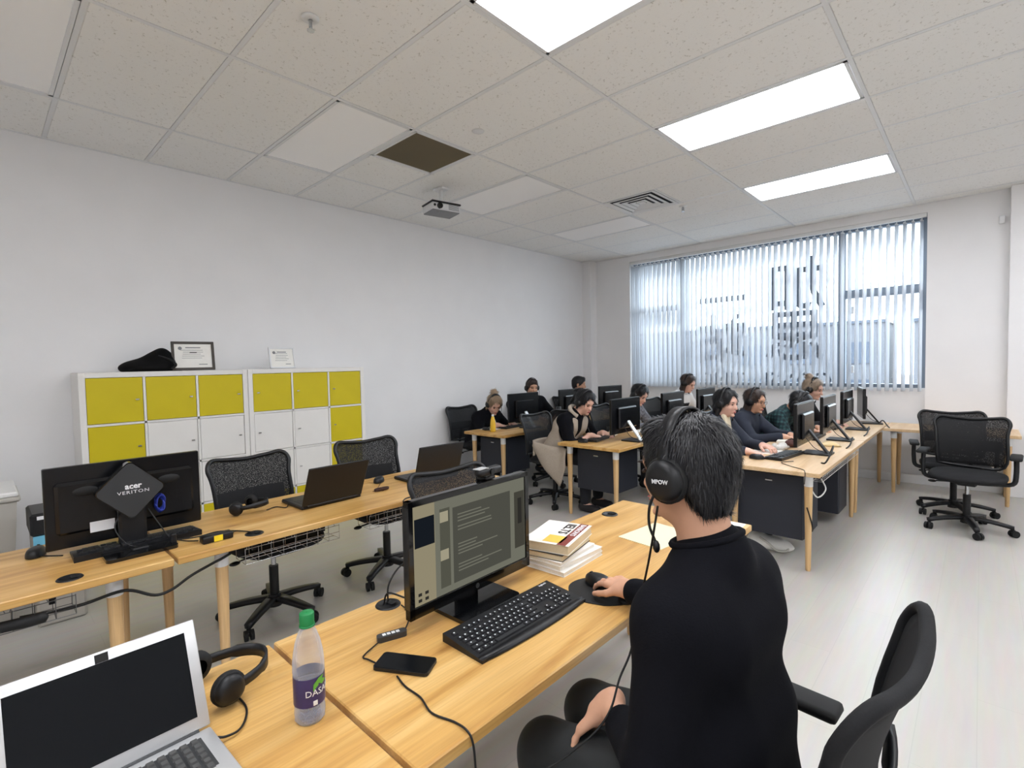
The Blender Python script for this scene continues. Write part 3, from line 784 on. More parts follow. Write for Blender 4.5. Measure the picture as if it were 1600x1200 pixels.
def mouse(x, y, rz, label, z=ZD, s=1.0):
    t = thing('computer_mouse', label, 'mouse', (x, y, z), rz, 'black computer mice')
    b = MB()
    def sh(u, v):
        a = 2 * PI * u; ph = PI / 2 * v
        return (0.055 * s * math.cos(a) * math.cos(ph) ** .5, 0.031 * s * math.sin(a) * math.cos(ph) ** .5 * (1 - .12 * math.cos(a)), 0.004 + 0.034 * s * math.sin(ph) ** .8)
    b.grid(sh, 24, 8); b.cyl((0, 0, 0.0), (0, 0, 0.006), 0.024, n=16); b.build('shell', 'black_plastic', t)
    MB().cyl((0.030 * s, -0.004, 0.034 * s), (0.030 * s, 0.004, 0.034 * s), 0.006, n=12).build('wheel', 'dark_rubber', t)
    return t
def cable(name, pts, r, label, m='black_cable', n=6, cat='cable'):
    o = MB().tube(smooth_path(pts, n), r, 6).build(name, m)
    return tag(o, label, cat)

# ---- the man's monitor, screen towards +X
def stand_plate(t, x0, x1, w_, m='gloss_black'):
    b = MB().prism(rounded(x1 - x0, w_, 0.02), 0.0, 0.012, Matrix.Translation(((x0 + x1) / 2, 0, 0)))
    b.build('stand_base', m, t)
mw, mh = 0.53, 0.345
t = thing('monitor', 'black monitor showing a dim document window, in front of the man', 'monitor', (0.585, -2.393, ZD), 0.02)
mat('scr_olive', (126, 126, 108), 0.4)
def scr(name, rgb, k=0.42): return emission(name, rgb, k)
b = MB(); bz = 0.019
z0 = 0.042
for yy, zz, dy, dz in ((0, z0 + mh - bz / 2, mw, bz), (0, z0 + bz * .9, mw, bz * 1.8), (-mw / 2 + bz / 2, z0 + mh / 2, bz, mh), (mw / 2 - bz / 2, z0 + mh / 2, bz, mh)):
    b.box((0.012, yy, zz), (0.024, dy, dz), 0.002)
b.build('bezel', 'gloss_black', t)
MB().box((-0.012, 0, z0 + mh / 2), (0.03, mw - 0.02, mh - 0.02), 0.01).box((-0.03, 0, z0 + mh / 2 - .02), (0.03, 0.26, 0.2), 0.012).build('rear_shell', 'black_plastic', t)
sw, sh_ = mw - 2 * bz, mh - 2.8 * bz; sz0 = z0 + 1.8 * bz
sc = MB().box((0.016, 0, sz0 + sh_ / 2), (0.004, sw, sh_)).build('screen', scr('screen_grey', (150, 150, 134), .42), t)
def spot(name, u0, u1, v0, v1, m, lift=0):
    MB().box((0.0185 + lift, (-.5 + (u0 + u1) / 2) * sw, sz0 + sh_ * (1 - (v0 + v1) / 2)), (0.0008, (u1 - u0) * sw, (v1 - v0) * sh_)).build(name, m, sc)
spot('screen_sidebar', 0.0, .165, 0, 1, scr('screen_beige', (178, 168, 138), .5))
spot('screen_image', 0.012, .16, .13, .42, scr('screen_navy', (34, 40, 48), .42), .0008)
spot('screen_strip', .205, .285, .10, .93, scr('screen_mid', (112, 112, 98), .42))
spot('screen_thumb', .205, .27, .13, .24, scr('screen_pale', (196, 188, 160), .5), .0008)
spot('screen_thumb', .205, .27, .53, .64, 'screen_pale', .0008)
spot('screen_window', .31, .845, .12, .93, scr('screen_dark', (104, 104, 94), .42))
random.seed(3)
for i, v in enumerate((.2, .235, .27, .33, .365, .52, .555, .59, .625, .74, .775, .81)):
    spot('screen_text', .35, .35 + random.uniform(.15, .40), v, v + .012, 'screen_grey', .0008)
spot('screen_photo', .89, .995, .16, .84, scr('screen_photo', (92, 90, 80), .42))
spot('screen_figure', .925, .965, .24, .55, scr('screen_fig', (64, 62, 58), .42), .0008)
for u in (.03, .08): 
    for v in (.88, .94): spot('screen_icon', u, u + .025, v, v + .03, 'screen_fig', .0008)
MB().cyl((0.025, 0, z0 + .017), (0.0265, 0, z0 + .017), 0.008, n=12).build('maker_badge', 'graphite', t)
MB().box((-0.03, 0, 0.05), (0.03, 0.09, 0.10), 0.006).build('stand_neck', 'gloss_black', t)
stand_plate(t, -0.13, 0.105, 0.25)
wc = thing('webcam', 'black webcam clipped on top of the man\'s monitor', 'webcam', (0.59, -2.315, ZD + z0 + mh), 0.1)
MB().box((0.0, 0, 0.030), (0.032, 0.115, 0.026), 0.010, seg=2).build('body', 'black_plastic', wc)
MB().box((-0.012, 0, 0.008), (0.05, 0.05, 0.012), 0.004).box((-0.034, 0, -0.02), (0.008, 0.045, 0.05), 0.003).build('clip', 'black_plastic', wc)
MB().cyl((0.016, 0, 0.03), (0.021, 0, 0.03), 0.010, n=16).build('lens', 'gloss_black', wc)
MB().box((-0.002, -0.035, 0.043), (0.03, 0.045, 0.002)).build('top_plate', 'silver', wc)

keyboard(0.783, -2.385, PI / 2 - 0.01, 'black full-size keyboard in front of the man', detail=True)
# mouse mat with wrist rest, and the mouse under the man's hand
mm = thing('mouse_mat', 'black curved mouse mat with wrist rest under the man\'s hand', 'mouse mat', (0.885, -2.055, ZD), 0.25)
pts = []
for k in range(40):
    a = 2 * PI * k / 40
    pts.append((-0.02 + 0.115 * math.cos(a) + (0.02 if math.cos(a) > 0 else 0), (0.098 - 0.018 * math.cos(a) - 0.012 * math.cos(2 * a)) * math.sin(a) * 0.92))
MB().prism(pts, 0, 0.003).build('pad', 'dark_rubber', mm)
MB().ball((0.075, 0, 0.004), (0.032, 0.065, 0.016), 16).build('wrist_rest', 'black_fabric', mm)
mouse(0.835, -2.035, PI - 0.1, 'black mouse under the man\'s hand', ZD + 0.003)
# inline headset control, phone, bottle
rc = thing('headset_remote', 'inline headset control with four grey buttons beside the phone', 'remote', (0.575, -2.695, ZD), math.radians(72))
MB().prism(rounded(0.085, 0.026, 0.010), 0.0, 0.015).build('shell', 'graphite', rc)
for i in range(4): MB().box((-0.022 + i * 0.013, 0, 0.0158), (0.010, 0.011, 0.002), 0.0008).build('button', 'print_white', rc)
ph = thing('smartphone', 'black smartphone lying face up on the oak desk', 'phone', (0.715, -2.748, ZD), math.radians(30))
MB().prism(rounded(0.150, 0.072, 0.010), 0.001, 0.009).build('case', 'black_plastic', ph)
MB().prism(rounded(0.145, 0.067, 0.008), 0.009, 0.0098).build('screen', 'screen_black', ph)
cable('audio_cable', [(0.575, -2.65, .706), (0.55, -2.62, .712), (0.5, -2.58, .706), (0.44, -2.57, .706)], 0.0022, 'thin black cord running from the headset control to the grommet')
cable('audio_cable', [(0.575, -2.738, .706), (0.60, -2.80, .704), (0.625, -2.80, .704), (0.675, -2.79, .703)], 0.0022, 'thin black cord looping from the headset control under the phone')
cable('audio_cable', [(0.74, -2.79, .703), (0.79, -2.80, .703), (0.85, -2.80, .703), (0.91, -2.815, .703), (0.97, -2.80, .703), (1.012, -2.80, .7035), (1.03, -2.80, .68), (1.04, -2.80, .60), (1.05, -2.78, .50)], 0.0024, 'black cable from under the phone running over the desk edge')
cable('grommet_cable', [(0.385, -2.60, .70), (0.40, -2.59, .74), (0.47, -2.55, .725), (0.54, -2.5, .72)], 0.003, 'black cable from the grommet to the back of the big monitor')
cable('grommet_cable', [(0.385, -2.585, .70), (0.375, -2.57, .76), (0.36, -2.5, .80), (0.45, -2.45, .83), (0.56, -2.42, .84)], 0.003, 'black cable rising from the grommet behind the big monitor')
bt = thing('water_bottle', 'clear water bottle with green cap and dark blue label', 'bottle', (0.716, -3.0, ZD), -0.5)
def clear_plastic(name, rgb, mixf, spec_=.25):
    m = bpy.data.materials.new(name); m.use_nodes = True; MATS[name] = m
    nt = m.node_tree; nt.nodes.clear(); N = nt.nodes.new; L = nt.links.new
    t_ = N('ShaderNodeBsdfTransparent'); t_.inputs[0].default_value = srgb(*rgb); g_ = N('ShaderNodeBsdfPrincipled'); g_.inputs['Base Color'].default_value = srgb(226, 228, 236); g_.inputs['Roughness'].default_value = .12
    lw = N('ShaderNodeLayerWeight'); lw.inputs[0].default_value = spec_; ad_ = N('ShaderNodeMath'); ad_.operation = 'MULTIPLY_ADD'; ad_.inputs[1].default_value = .75; ad_.inputs[2].default_value = mixf; ad_.use_clamp = True
    ms = N('ShaderNodeMixShader'); o_ = N('ShaderNodeOutputMaterial'); L(lw.outputs['Facing'], ad_.inputs[0]); L(ad_.outputs[0], ms.inputs[0]); L(t_.outputs[0], ms.inputs[1]); L(g_.outputs[0], ms.inputs[2]); L(ms.outputs[0], o_.inputs[0])
clear_plastic('bottle_plastic', (236, 238, 244), .12); clear_plastic('bottle_water', (214, 226, 240), .06, .1)
mat('bottle_label', (52, 44, 92), 0.35, var=0.25, scale=25); mat('cap_green', (24, 124, 66), 0.4); mat('leaf_green', (96, 168, 60), 0.5)
prof = [(0.001, 0.006), (0.016, 0.004), (0.028, 0.0), (0.031, 0.006), (0.0325, 0.02), (0.0315, 0.034), (0.0325, 0.042), (0.0325, 0.105), (0.0335, 0.112), (0.033, 0.13), (0.031, 0.15), (0.026, 0.175), (0.019, 0.195), (0.0135, 0.206), (0.0135, 0.222)]
b = MB().lathe(prof, n=32)
for k in range(5):
    a = 2 * PI * k / 5; b.ball((0.022 * math.cos(a), 0.022 * math.sin(a), 0.009), (0.011, 0.011, 0.010), 10)
b.build('body', 'bottle_plastic', bt)
MB().lathe([(0.001, 0.008), (0.029, 0.008), (0.030, 0.03), (0.030, 0.085), (0.001, 0.085)], n=28).build('water', 'bottle_water', bt)
lb_ = MB().lathe([(0.0332, 0.042), (0.0332, 0.104)], n=32).build('label', 'bottle_label', bt)
def on_cyl(me, r, zc, a0):
    for v in me.vertices:
        x, y, z = v.co; a = a0 + x / r; rr = r + z + .0006
        v.co = (rr * math.cos(a), rr * math.sin(a), zc + y)
    return me
a0 = math.atan2(CAM.y + 3.0, CAM.x - .716) + 0.5 + 0.5
me = on_cyl(text_mesh('DASANI', 0.019, 0.0003), 0.0334, 0.072, a0 + .25); me.materials.clear(); me.materials.append(M_('print_white')); link('label_print', me, lb_)
lf = MB()
for k, (px, py, r_) in enumerate(((0, .094, .5), (.008, .088, -.2), (-.008, .087, 1.1))):
    lf.add([(px + .014 * math.cos(r_ + .5 * 0) * q[0] - .006 * math.sin(r_) * q[1], py - .083 + .014 * math.sin(r_) * q[0] + .006 * math.cos(r_) * q[1], 0.0004) for q in ((-1, 0), (0, 1), (1, 0), (0, -1))], [(0, 1, 2, 3), (3, 2, 1, 0)])
me = on_cyl(lf.mesh('label_leaf', 'leaf_green'), 0.0334, 0.085, a0 + .15); link('label_leaf', me, lb_)
me = on_cyl(MB().box((0, 0, 0), (0.009, 0.010, 0.0006)).mesh('label_mark', 'print_white'), 0.0334, 0.050, a0 - .15); link('label_mark', me, lb_)
MB().lathe([(0.0155, 0.212), (0.0155, 0.236), (0.014, 0.238), (0.001, 0.238)], n=28).lathe([(0.0165, 0.208), (0.0165, 0.212), (0.0155, 0.212)], n=28).build('cap', 'cap_green', bt)

# books
mat('book_cover', (236, 232, 222), 0.45, var=0.02, scale=20); mat('book_edge', (214, 196, 162), 0.85, var=0.08, scale=400); mat('book_white', (232, 230, 226), 0.6)
mat('book_red', (128, 58, 48), 0.5); mat('book_yellow', (236, 190, 82), 0.5); mat('book_black', (40, 36, 36), 0.5); mat('page_white', (230, 226, 216), 0.9, var=0.05, scale=300)
def book(x, y, z, rz, L, W, th, label, cover='book_cover', pages='book_edge'):
    t = thing('book', label, 'book', (x, y, z), rz, 'books stacked by the man\'s monitor')
    MB().box((0, 0, th / 2), (L - 0.006, W - 0.006, th - 0.002)).build('pages', pages, t)
    MB().box((0, 0, 0.0006), (L, W, 0.0012)).box((0, 0, th - 0.0006), (L, W, 0.0012)).box((-L / 2 + .0006, 0, th / 2), (0.0012, W, th)).build('cover', cover, t)
    return t
bx0, by0 = 0.585, -1.925
z = ZD
book(bx0 + .005, by0, z, 0.05, 0.215, 0.275, 0.016, 'thin white book at the bottom of the stack', 'book_white', 'page_white'); z += 0.016
book(bx0, by0 + .005, z, -0.02, 0.21, 0.27, 0.018, 'white book second from the bottom of the stack', 'book_white', 'page_white'); z += 0.018
book(bx0 - .005, by0 - .015, z, 0.08, 0.20, 0.25, 0.014, 'white book below the cream paperbacks of the stack', 'book_white', 'page_white'); z += 0.014
book(bx0 - .012, by0 - .012, z, 0.20, 0.185, 0.255, 0.022, 'cream paperback under the topmost book of the stack', 'book_black', 'book_edge'); z += 0.022
bk = book(bx0 - .008, by0, z, 0.26, 0.19, 0.26, 0.034, 'thick test preparation book with a yellow patch, topmost of the stack'); z += 0.034
MB().box((0.065, 0.0, .0346), (0.035, 0.26, 0.0006)).build('title_band', 'book_red', bk)
MB().box((0.02, -0.075, .0346), (0.075, 0.075, 0.0006)).build('yellow_patch', 'book_yellow', bk)
text('title', 'IELTS', 0.054, 'book_black', bk, (0.018, 0.050, .0349), (0, 0, -PI / 2), bold=0.001)
text('title', "BARRON'S", 0.030, 'print_white', bk, (0.065, 0.05, .0351), (0, 0, -PI / 2), bold=.0005)
# papers on the man's desk
mat('paper_cream', (226, 220, 186), 0.8)
tag(MB().box((0, 0, 0.0015), (0.215, 0.28, 0.003)).build('writing_pad', 'paper_cream', loc=(0.755, -1.44, ZD), rot=(0, 0, -0.12)), 'cream paper pad on the desk beside the man\'s chin', 'paper')
tag(MB().box((0, 0, 0.001), (0.21, 0.297, 0.002)).build('paper_sheet', 'paper', loc=(0.90, -1.195, ZD), rot=(0, 0, 0.05)), 'white paper sheet at the far corner of the man\'s desk', 'paper')
mat('strap_grey', (196, 194, 186), .8)
# bag strap and cloth trailing under the far desk corner
# silver laptop
lp = thing('laptop', 'open silver laptop with a black screen on the near desk', 'laptop', (0.602, -3.325, ZD), 0.03, 'open laptops')
MB().box((0.115, 0, 0.008), (0.228, 0.325, 0.014), 0.005, seg=2).build('base', 'silver', lp)
lid = link('lid', MB().box((0, 0, 0.111), (0.007, 0.325, 0.218), 0.003, seg=2).mesh('lid', 'silver'), lp, (0.0, 0, 0.015), (0, -0.40, 0))
MB().box((0.0042, 0, 0.113), (0.0012, 0.282, 0.172)).build('screen', 'screen_black', lid)
MB().box((0.0042, 0.0, 0.2075), (0.0016, 0.021, 0.016)).build('camera_cover', 'dark_rubber', lid)
MB().cyl((0, -0.14, 0.012), (0, 0.14, 0.012), 0.007, n=12).build('hinge', 'graphite', lp)
MB().box((0.078, 0, 0.0150), (0.105, 0.272, 0.0006)).build('key_well', 'graphite', lp)
mat('key_grey', (74, 74, 74), .6)
km = key_mesh(0.0155, 0.0150, 'key_grey')
for r_ in range(6):
    for q in range(14):
        link('key', km, lp, (0.033 + r_ * 0.0185, -0.122 + q * 0.0188, 0.0145), (0, 0, 0))
MB().box((0.182, 0, 0.0151), (0.07, 0.10, 0.0006)).build('trackpad', 'silver', lp)
cable('audio_cable', [(0.464, -3.095, .715), (0.52, -3.085, .705), (0.578, -3.085, .704), (0.621, -3.102, .704), (0.647, -3.125, .706), (0.652, -3.15, .710), (0.645, -3.163, .712)], 0.0025, 'black cord plugged into the side of the silver laptop')

# headset builder: worn pose, x forward, y left, z up, origin between the ears
def headset(label, M, r=0.085, mic=True, name_=True, tilt=0.0, band_h=1.42, cup=1.0):
    t = thing('headset', label, 'headset', (0, 0, 0), 0, 'black headsets')
    t.matrix_world = M
    arc = []
    for k in range(25):
        a = PI * k / 24
        arc.append(((tilt * math.sin(a)), r * math.cos(a) * 1.0, r * band_h * math.sin(a) + 0.0))
    b = MB()
    v = []; n = len(arc)
    for i, (x, y, z) in enumerate(arc):
        a = PI * i / (n - 1); ny, nz = math.cos(a), math.sin(a)
        wd = 0.016 if 5 < i < n - 6 else 0.012; th = 0.006
        for dx, dr in ((-wd, 0), (wd, 0), (wd, th), (-wd, th)): v.append((x + dx, y + ny * dr, z + nz * dr))
    f = []
    for i in range(n - 1): f += [(4 * i + j, 4 * i + (j + 1) % 4, 4 * i + 4 + (j + 1) % 4, 4 * i + 4 + j) for j in range(4)]
    b.add(v, f + [(3, 2, 1, 0), (4 * n - 4, 4 * n - 3, 4 * n - 2, 4 * n - 1)], True)
    b.build('headband', 'black_plastic', t)
    for s in (1, -1):
        R_ = Matrix.Translation((0, s * (r - 0.004), -0.012)) @ Matrix.Rotation(-s * PI / 2, 4, 'X') @ Matrix.Diagonal((cup, cup, 1, 1))
        c = MB().lathe([(0.001, .024), (0.022, .0235), (0.031, .019), (0.036, 0.008), (0.036, 0.0), (0.001, -0.001)], n=24, M=R_).build('ear_cup', 'black_plastic', t)
        MB().lathe([(0.022, -0.018), (0.034, -0.016), (0.040, -0.006), (0.040, 0.004), (0.034, 0.008), (0.020, 0.0)], n=24, M=R_).build('cushion', 'dark_rubber', c)
        if name_:
            text('maker_mark', 'MPOW', 0.0125, 'print_white', c, (-0.002, s * (r + 0.0212), -0.012), (PI / 2, 0, PI if s > 0 else 0), bold=0.0002)
    if mic:
        MB().tube(smooth_path([(0.02, r + .01, -0.038), (0.035, r + .012, -0.07), (0.042, r + .008, -0.11), (0.036, r + .0, -0.145)], 6), 0.003, 8).ball((0.034, r, -0.156), (0.008, 0.008, 0.014), 10).build('microphone', 'black_plastic', t)
    return t
def XF(loc, rot): return Matrix.Translation(loc) @ Euler(rot).to_matrix().to_4x4()
headset('black headset lying beside the silver laptop', XF((0.46, -3.11, ZD + 0.042), (0, PI / 2, 1.75)) @ Matrix.Scale(0.95, 4), mic=False, name_=False)
headset('black headset lying on the desk in front of the mesh chair', XF((-1.10, -2.50, ZD + 0.04), (0.0, -1.45, 0.72 + PI)) @ Matrix.Scale(0.92, 4) @ Matrix.Rotation(PI, 4, 'Z'), mic=False, name_=False)

# ---- row A: monitor with the diamond computer, screen towards the wall
mat('monitor_black', (11, 12, 15), 0.24, var=.1, scale=30)
def monitor(x, y, rz, label, w_=0.54, h_=0.335, z0=0.075, strut='black_plastic', grp='black monitors of the far desk rows', plain=False):
    t = thing('monitor', label, 'monitor', (x, y, ZD), rz, grp)
    MB().box((0.0, 0, z0 + h_ / 2), (0.028, w_, h_), 0.004).build('panel', 'monitor_black', t)
    MB().box((0.0145, 0, z0 + h_ / 2 + .006), (0.002, w_ - .03, h_ - .045)).build('screen', 'screen_black', t)
    if not plain:
        MB().box((-0.024, 0, z0 + h_ * .45), (0.03, w_ * .62, h_ * .62), 0.012).build('rear_shell', 'monitor_black', t)
        MB().box((0, 0, z0 + h_ + 0.0015), (0.026, w_ - 0.01, 0.003)).build('top_edge_glare', 'graphite', t)  # lighter strip painting the glare along the top of the panel
        b = MB(); b.box((0, 0, 0), (0.25, 0.05, 0.016), 0.004)
        b.build('stand_strut', strut, t, loc=(-0.10, 0, 0.10), rot=(0, -0.92, 0))
        MB().prism(rounded(0.20, 0.19, 0.02), 0, 0.012, Matrix.Translation((-0.10, 0, 0))).build('stand_base', 'black_plastic', t)
        MB().tube(smooth_path([(-0.03, .06, z0 + .05), (-0.09, .07, z0 - .02), (-0.16, .05, .02), (-0.2, .03, .006)], 5), 0.003, 6).build('lead', 'black_cable', t)
    return t
mA = monitor(-1.03, -3.018, PI, 'black monitor seen from behind with a diamond-shaped mini computer mounted on it', 0.565, 0.345, 0.03, plain=True, grp='monitors on the near desks')
MB().box((-0.022, 0, 0.20), (0.03, 0.50, 0.22), 0.012).build('rear_shell', 'monitor_black', mA)
MB().box((-0.06, 0, 0.10), (0.05, 0.10, 0.20), 0.01).build('stand_neck', 'black_plastic', mA)
MB().prism(rounded(0.15, 0.25, 0.02), 0, 0.014, Matrix.Translation((-0.20, 0.0, 0))).build('stand_base', 'gloss_black', mA)
MB().box((-0.13, 0, 0.012), (0.16, 0.06, 0.016), 0.004).build('stand_foot', 'black_plastic', mA)
MB().box((-0.0375, 0.10, 0.105), (0.001, 0.085, 0.045)).build('rating_label', 'print_white', mA)
for s in (-1, 1): MB().ball((-0.034, s * 0.15, 0.265), (0.008, 0.05, 0.022), 14).build('recess', 'dark_rubber', mA)
pc = thing('mini_computer', 'dark grey diamond-mounted mini computer on the back of the monitor', 'computer', (-0.925, -3.025, ZD + 0.252), 0)
Rm = Matrix.Rotation(PI / 2, 4, 'Z') @ Matrix.Rotation(PI / 2, 4, 'X') @ Matrix.Rotation(PI / 4, 4, 'Z')
MB().prism(rounded(0.186, 0.186, 0.022), -0.034, 0.006, Rm).build('shell', 'gloss_black', pc)
MB().prism(rounded(0.178, 0.178, 0.020), 0.006, 0.009, Rm).build('cover', 'graphite', pc)
text('maker_mark', 'acer', 0.034, 'print_white', pc, (0.0095, 0.008, 0.018), (PI / 2, 0, PI / 2), bold=.0010)
text('maker_mark', 'VERITON', 0.020, 'print_white', pc, (0.0095, 0.008, -0.008), (PI / 2, 0, PI / 2), spacing=1.15, sx=1.25)
mat('blue_cord', (34, 52, 150), 0.5)
b = MB()
for k in range(6):
    r_ = 0.02 + 0.004 * (k % 3)
    b.tube([(-0.955 + .012 * math.cos(a * 2 + k) , -2.915 + r_ * math.cos(a) * .7, ZD + .155 + .034 * math.sin(a) + .004 * k) for a in [2 * PI * q / 14 for q in range(14)]], 0.0028, 6, closed=True)
tag(b.build('blue_cable_coil', 'blue_cord'), 'coiled blue cable tied behind the diamond-shaped computer', 'cable')
for pts, lb in (([(-.955, -3.06, .86), (-.90, -3.09, .80), (-.86, -3.05, .73), (-.84, -2.98, .712), (-.82, -2.9, .71)], 'black lead hanging from the diamond-shaped computer to the stand'),
                ([(-.955, -2.96, .85), (-.91, -2.93, .78), (-.88, -2.90, .72), (-.82, -2.86, .706), (-.76, -2.82, .708)], 'black lead from the diamond-shaped computer to the power adapter'),
                ([(-.73, -2.69, .712), (-.78, -2.66, .706), (-.74, -2.63, .706), (-.70, -2.61, .706)], 'short black lead from the power adapter into the grommet'),
                ([(-.86, -2.88, .706), (-.83, -2.80, .706), (-.84, -2.72, .706), (-.78, -2.66, .708), (-.70, -2.615, .708)], 'black cable running behind the power adapter'),
                ([(-1.08, -3.32, .708), (-1.05, -3.28, .704), (-1.02, -3.25, .704)], 'reddish thin cable beside the round mouse'),
                ([(-.68, -3.40, .61), (-.665, -3.25, .60), (-.662, -3.13, .612), (-.65, -3.08, .605), (-.65, -3.01, .562), (-.65, -2.95, .565), (-.65, -2.88, .60), (-.66, -2.79, .625), (-.662, -2.76, .632), (-.665, -2.72, .645)], 'thick black power cable slung between the two desk legs')):
    cable('power_lead', pts, 0.006 if 'slung' in lb else 0.0028, lb)
b = MB().tube(smooth_path([(-.68, -3.52, .60), (-.66, -3.44, .60), (-.64, -3.38, .603), (-.62, -3.33, .61)], 5), [.006] + [.02] * 14 + [.006], 8)
tag(b.build('cable_splice', 'dark_rubber'), 'thick black cable splice lying in the wire basket', 'cable')
keyboard(-0.955, -3.0, -PI / 2 - 0.02, 'black keyboard under the monitor with the diamond-shaped computer')
mouse(-1.12, -3.325, 2.8, 'rounded black mouse left of the diamond-shaped computer')
ad = thing('power_adapter', 'black power adapter brick with a yellow label', 'adapter', (-0.728, -2.755, ZD), PI / 2 + 0.03)
MB().box((0, 0, 0.016), (0.125, 0.05, 0.03), 0.005, seg=2).build('brick', 'black_plastic', ad)
mat('label_yellow', (232, 208, 40), .5)
MB().box((0.0, -0.0255, 0.016), (0.036, 0.001, 0.026)).build('label', 'label_yellow', ad)
b = MB().box((-.815, -2.90, ZD + .025), (0.02, 0.022, 0.05), 0.004)
tag(b.build('usb_dongle', 'black_plastic'), 'small black dongle standing at the desk joint', 'dongle')
def black_laptop(x, y, rz, label, tilt=0.35):
    t = thing('laptop', label, 'laptop', (x, y, ZD), rz, 'open laptops')
    MB().box((0.125, 0, 0.011), (0.25, 0.36, 0.020), 0.005).build('base', 'black_plastic', t)
    MB().box((0.09, 0, 0.0214), (0.11, 0.31, 0.001)).build('key_well', 'key_black', t)
    l = link('lid', MB().box((0, 0, 0.122), (0.009, 0.36, 0.24), 0.003).mesh('lid', 'black_plastic'), t, (0, 0, 0.018), (0, -tilt, 0))
    MB().box((0.0052, 0, 0.124), (0.001, 0.33, 0.20)).build('screen', 'screen_black', l)
    MB().cyl((0, -0.15, 0.016), (0, 0.15, 0.016), 0.008, n=10).build('hinge', 'black_plastic', t)
black_laptop(-0.885, -2.115, PI + 0.02, 'black laptop open with its lid to the viewer, next to the headset', 0.42)
black_laptop(-0.87, -1.38, PI - 0.05, 'black laptop open at the far end of the oak desk, by the coiled lead', 0.3)
mouse(-1.13, -1.66, 2.2, 'black mouse lying between the two black laptops')
b = MB()
for k in range(5): b.tube([(-.92 + .012 * (k - 2) * .6, -1.775 + .05 * math.cos(a), ZD + .005 + .003 * k + .002 * math.sin(3 * a)) if False else (-.92 + (.014 + .002 * k) * math.sin(a), -1.775 + .05 * math.cos(a), ZD + .004 + .0028 * k) for a in [2 * PI * q / 18 for q in range(18)]], 0.0022, 5, closed=True)
b.cyl((-.935, -1.775, ZD + .009), (-.905, -1.775, ZD + .009), .011, n=10)
mat('brown_cord', (70, 46, 40), .5)
tag(b.build('coiled_mouse_lead', 'brown_cord'), 'tied brown cable coil in front of the small mouse', 'cable')
cable('mouse_lead', [(-1.08, -1.68, .706), (-1.0, -1.75, .703), (-.95, -1.80, .703), (-.93, -1.83, .704)], 0.0018, 'thin lead from the mouse between the laptops to the brown coil', 'brown_cord')
cable('headset_lead', [(-1.03, -2.42, .706), (-1.06, -2.36, .704), (-1.0, -2.33, .704), (-1.04, -2.30, .71), (-1.06, -2.29, .715)], 0.0025, 'black lead from the headset to the black laptop')
cable('laptop_lead', [(-.72, -1.62, .705), (-.64, -1.72, .706), (-.63, -1.80, .706), (-.60, -1.84, .703)], 0.0035, 'black lead curling at the desk edge behind the big monitor')

# ---- far rows
for x, y, rz, lb, st in ((-2.25, 1.05, PI, 'black monitor seen from behind above the yellow juice bottle', 'silver'), (-2.25, 2.02, PI, 'black monitor seen from behind, second along the left wall', 'black_plastic'), (-2.25, 3.0, PI - .1, 'black monitor nearest the corner column', 'black_plastic'),
                     (-0.76, 0.88, PI, 'black monitor seen from behind in front of the woman in the beige vest', 'silver'), (-0.76, 1.92, PI, 'black monitor seen from behind, second in the beige vest row', 'silver'), (-0.76, 2.86, PI, 'black monitor seen from behind, third in the beige vest row', 'black_plastic'),
                     (0.74, 1.14, PI, 'side-on monitor in front of the woman in the dark jacket', 'black_plastic'), (0.74, 2.02, PI, 'side-on monitor with a glossy base, second of the pale desk row', 'black_plastic'), (0.74, 2.92, PI, 'side-on monitor with a webcam, third of the pale desk row', 'black_plastic'), (0.78, 3.55, PI + .25, 'side-on monitor closest to the window on the pale desk', 'black_plastic')):
    monitor(x, y, rz, lb, strut=st)
for x, y, rz, lb in ((-1.0, 0.78, -PI / 2 + .15, 'dark keyboard beside the mouse of the woman in the beige vest'), (-2.37, 0.98, -PI / 2 + .1, 'dark keyboard behind the yellow juice bottle'), (0.66, 0.86, -PI / 2 - .12, 'black keyboard at the near end of the pale desk'), (0.60, 2.05, -PI / 2, 'black keyboard on the pale desk before the second monitor'), (0.6, 2.95, -PI / 2, 'black keyboard before the third monitor of the pale desk')):
    keyboard(x, y, rz, lb, L=0.44, D=0.15)
mouse(-1.0, 0.50, 0.0, 'black mouse at the near corner of the beige vest woman\'s desk')
mouse(-2.42, 0.58, 0.0, 'black mouse left of the yellow juice bottle')
mouse(0.535, 0.62, 0.05, 'black mouse at the near end of the pale desk')
cable('keyboard_lead', [(0.78, 0.66, .705), (0.72, 0.58, .703), (0.80, 0.48, .703), (0.90, 0.40, .703), (0.93, 0.33, .703), (0.935, 0.315, .68), (0.93, 0.32, .62)], 0.0025, 'black lead running off the near end of the pale desk')
cable('monitor_lead', [(0.93, 1.10, .71), (0.98, 0.95, .80), (1.0, 0.78, .78), (0.98, 0.70, .715), (0.95, 0.72, .703)], 0.006, 'thick black lead arching behind the first side-on monitor')
cable('monitor_lead', [(0.93, 2.0, .71), (0.97, 1.80, .76), (0.98, 1.62, .72), (0.97, 1.52, .703)], 0.006, 'thick black lead trailing behind the second side-on monitor')
cable('monitor_lead', [(0.93, 2.9, .71), (0.97, 2.70, .76), (0.98, 2.5, .72), (0.97, 2.4, .703)], 0.006, 'thick black lead trailing behind the third side-on monitor')
cable('monitor_lead', [(0.95, 3.5, .71), (1.0, 3.4, .76), (1.05, 3.30, .72), (1.08, 3.22, .703)], 0.006, 'thick black lead trailing behind the monitor closest to the window')
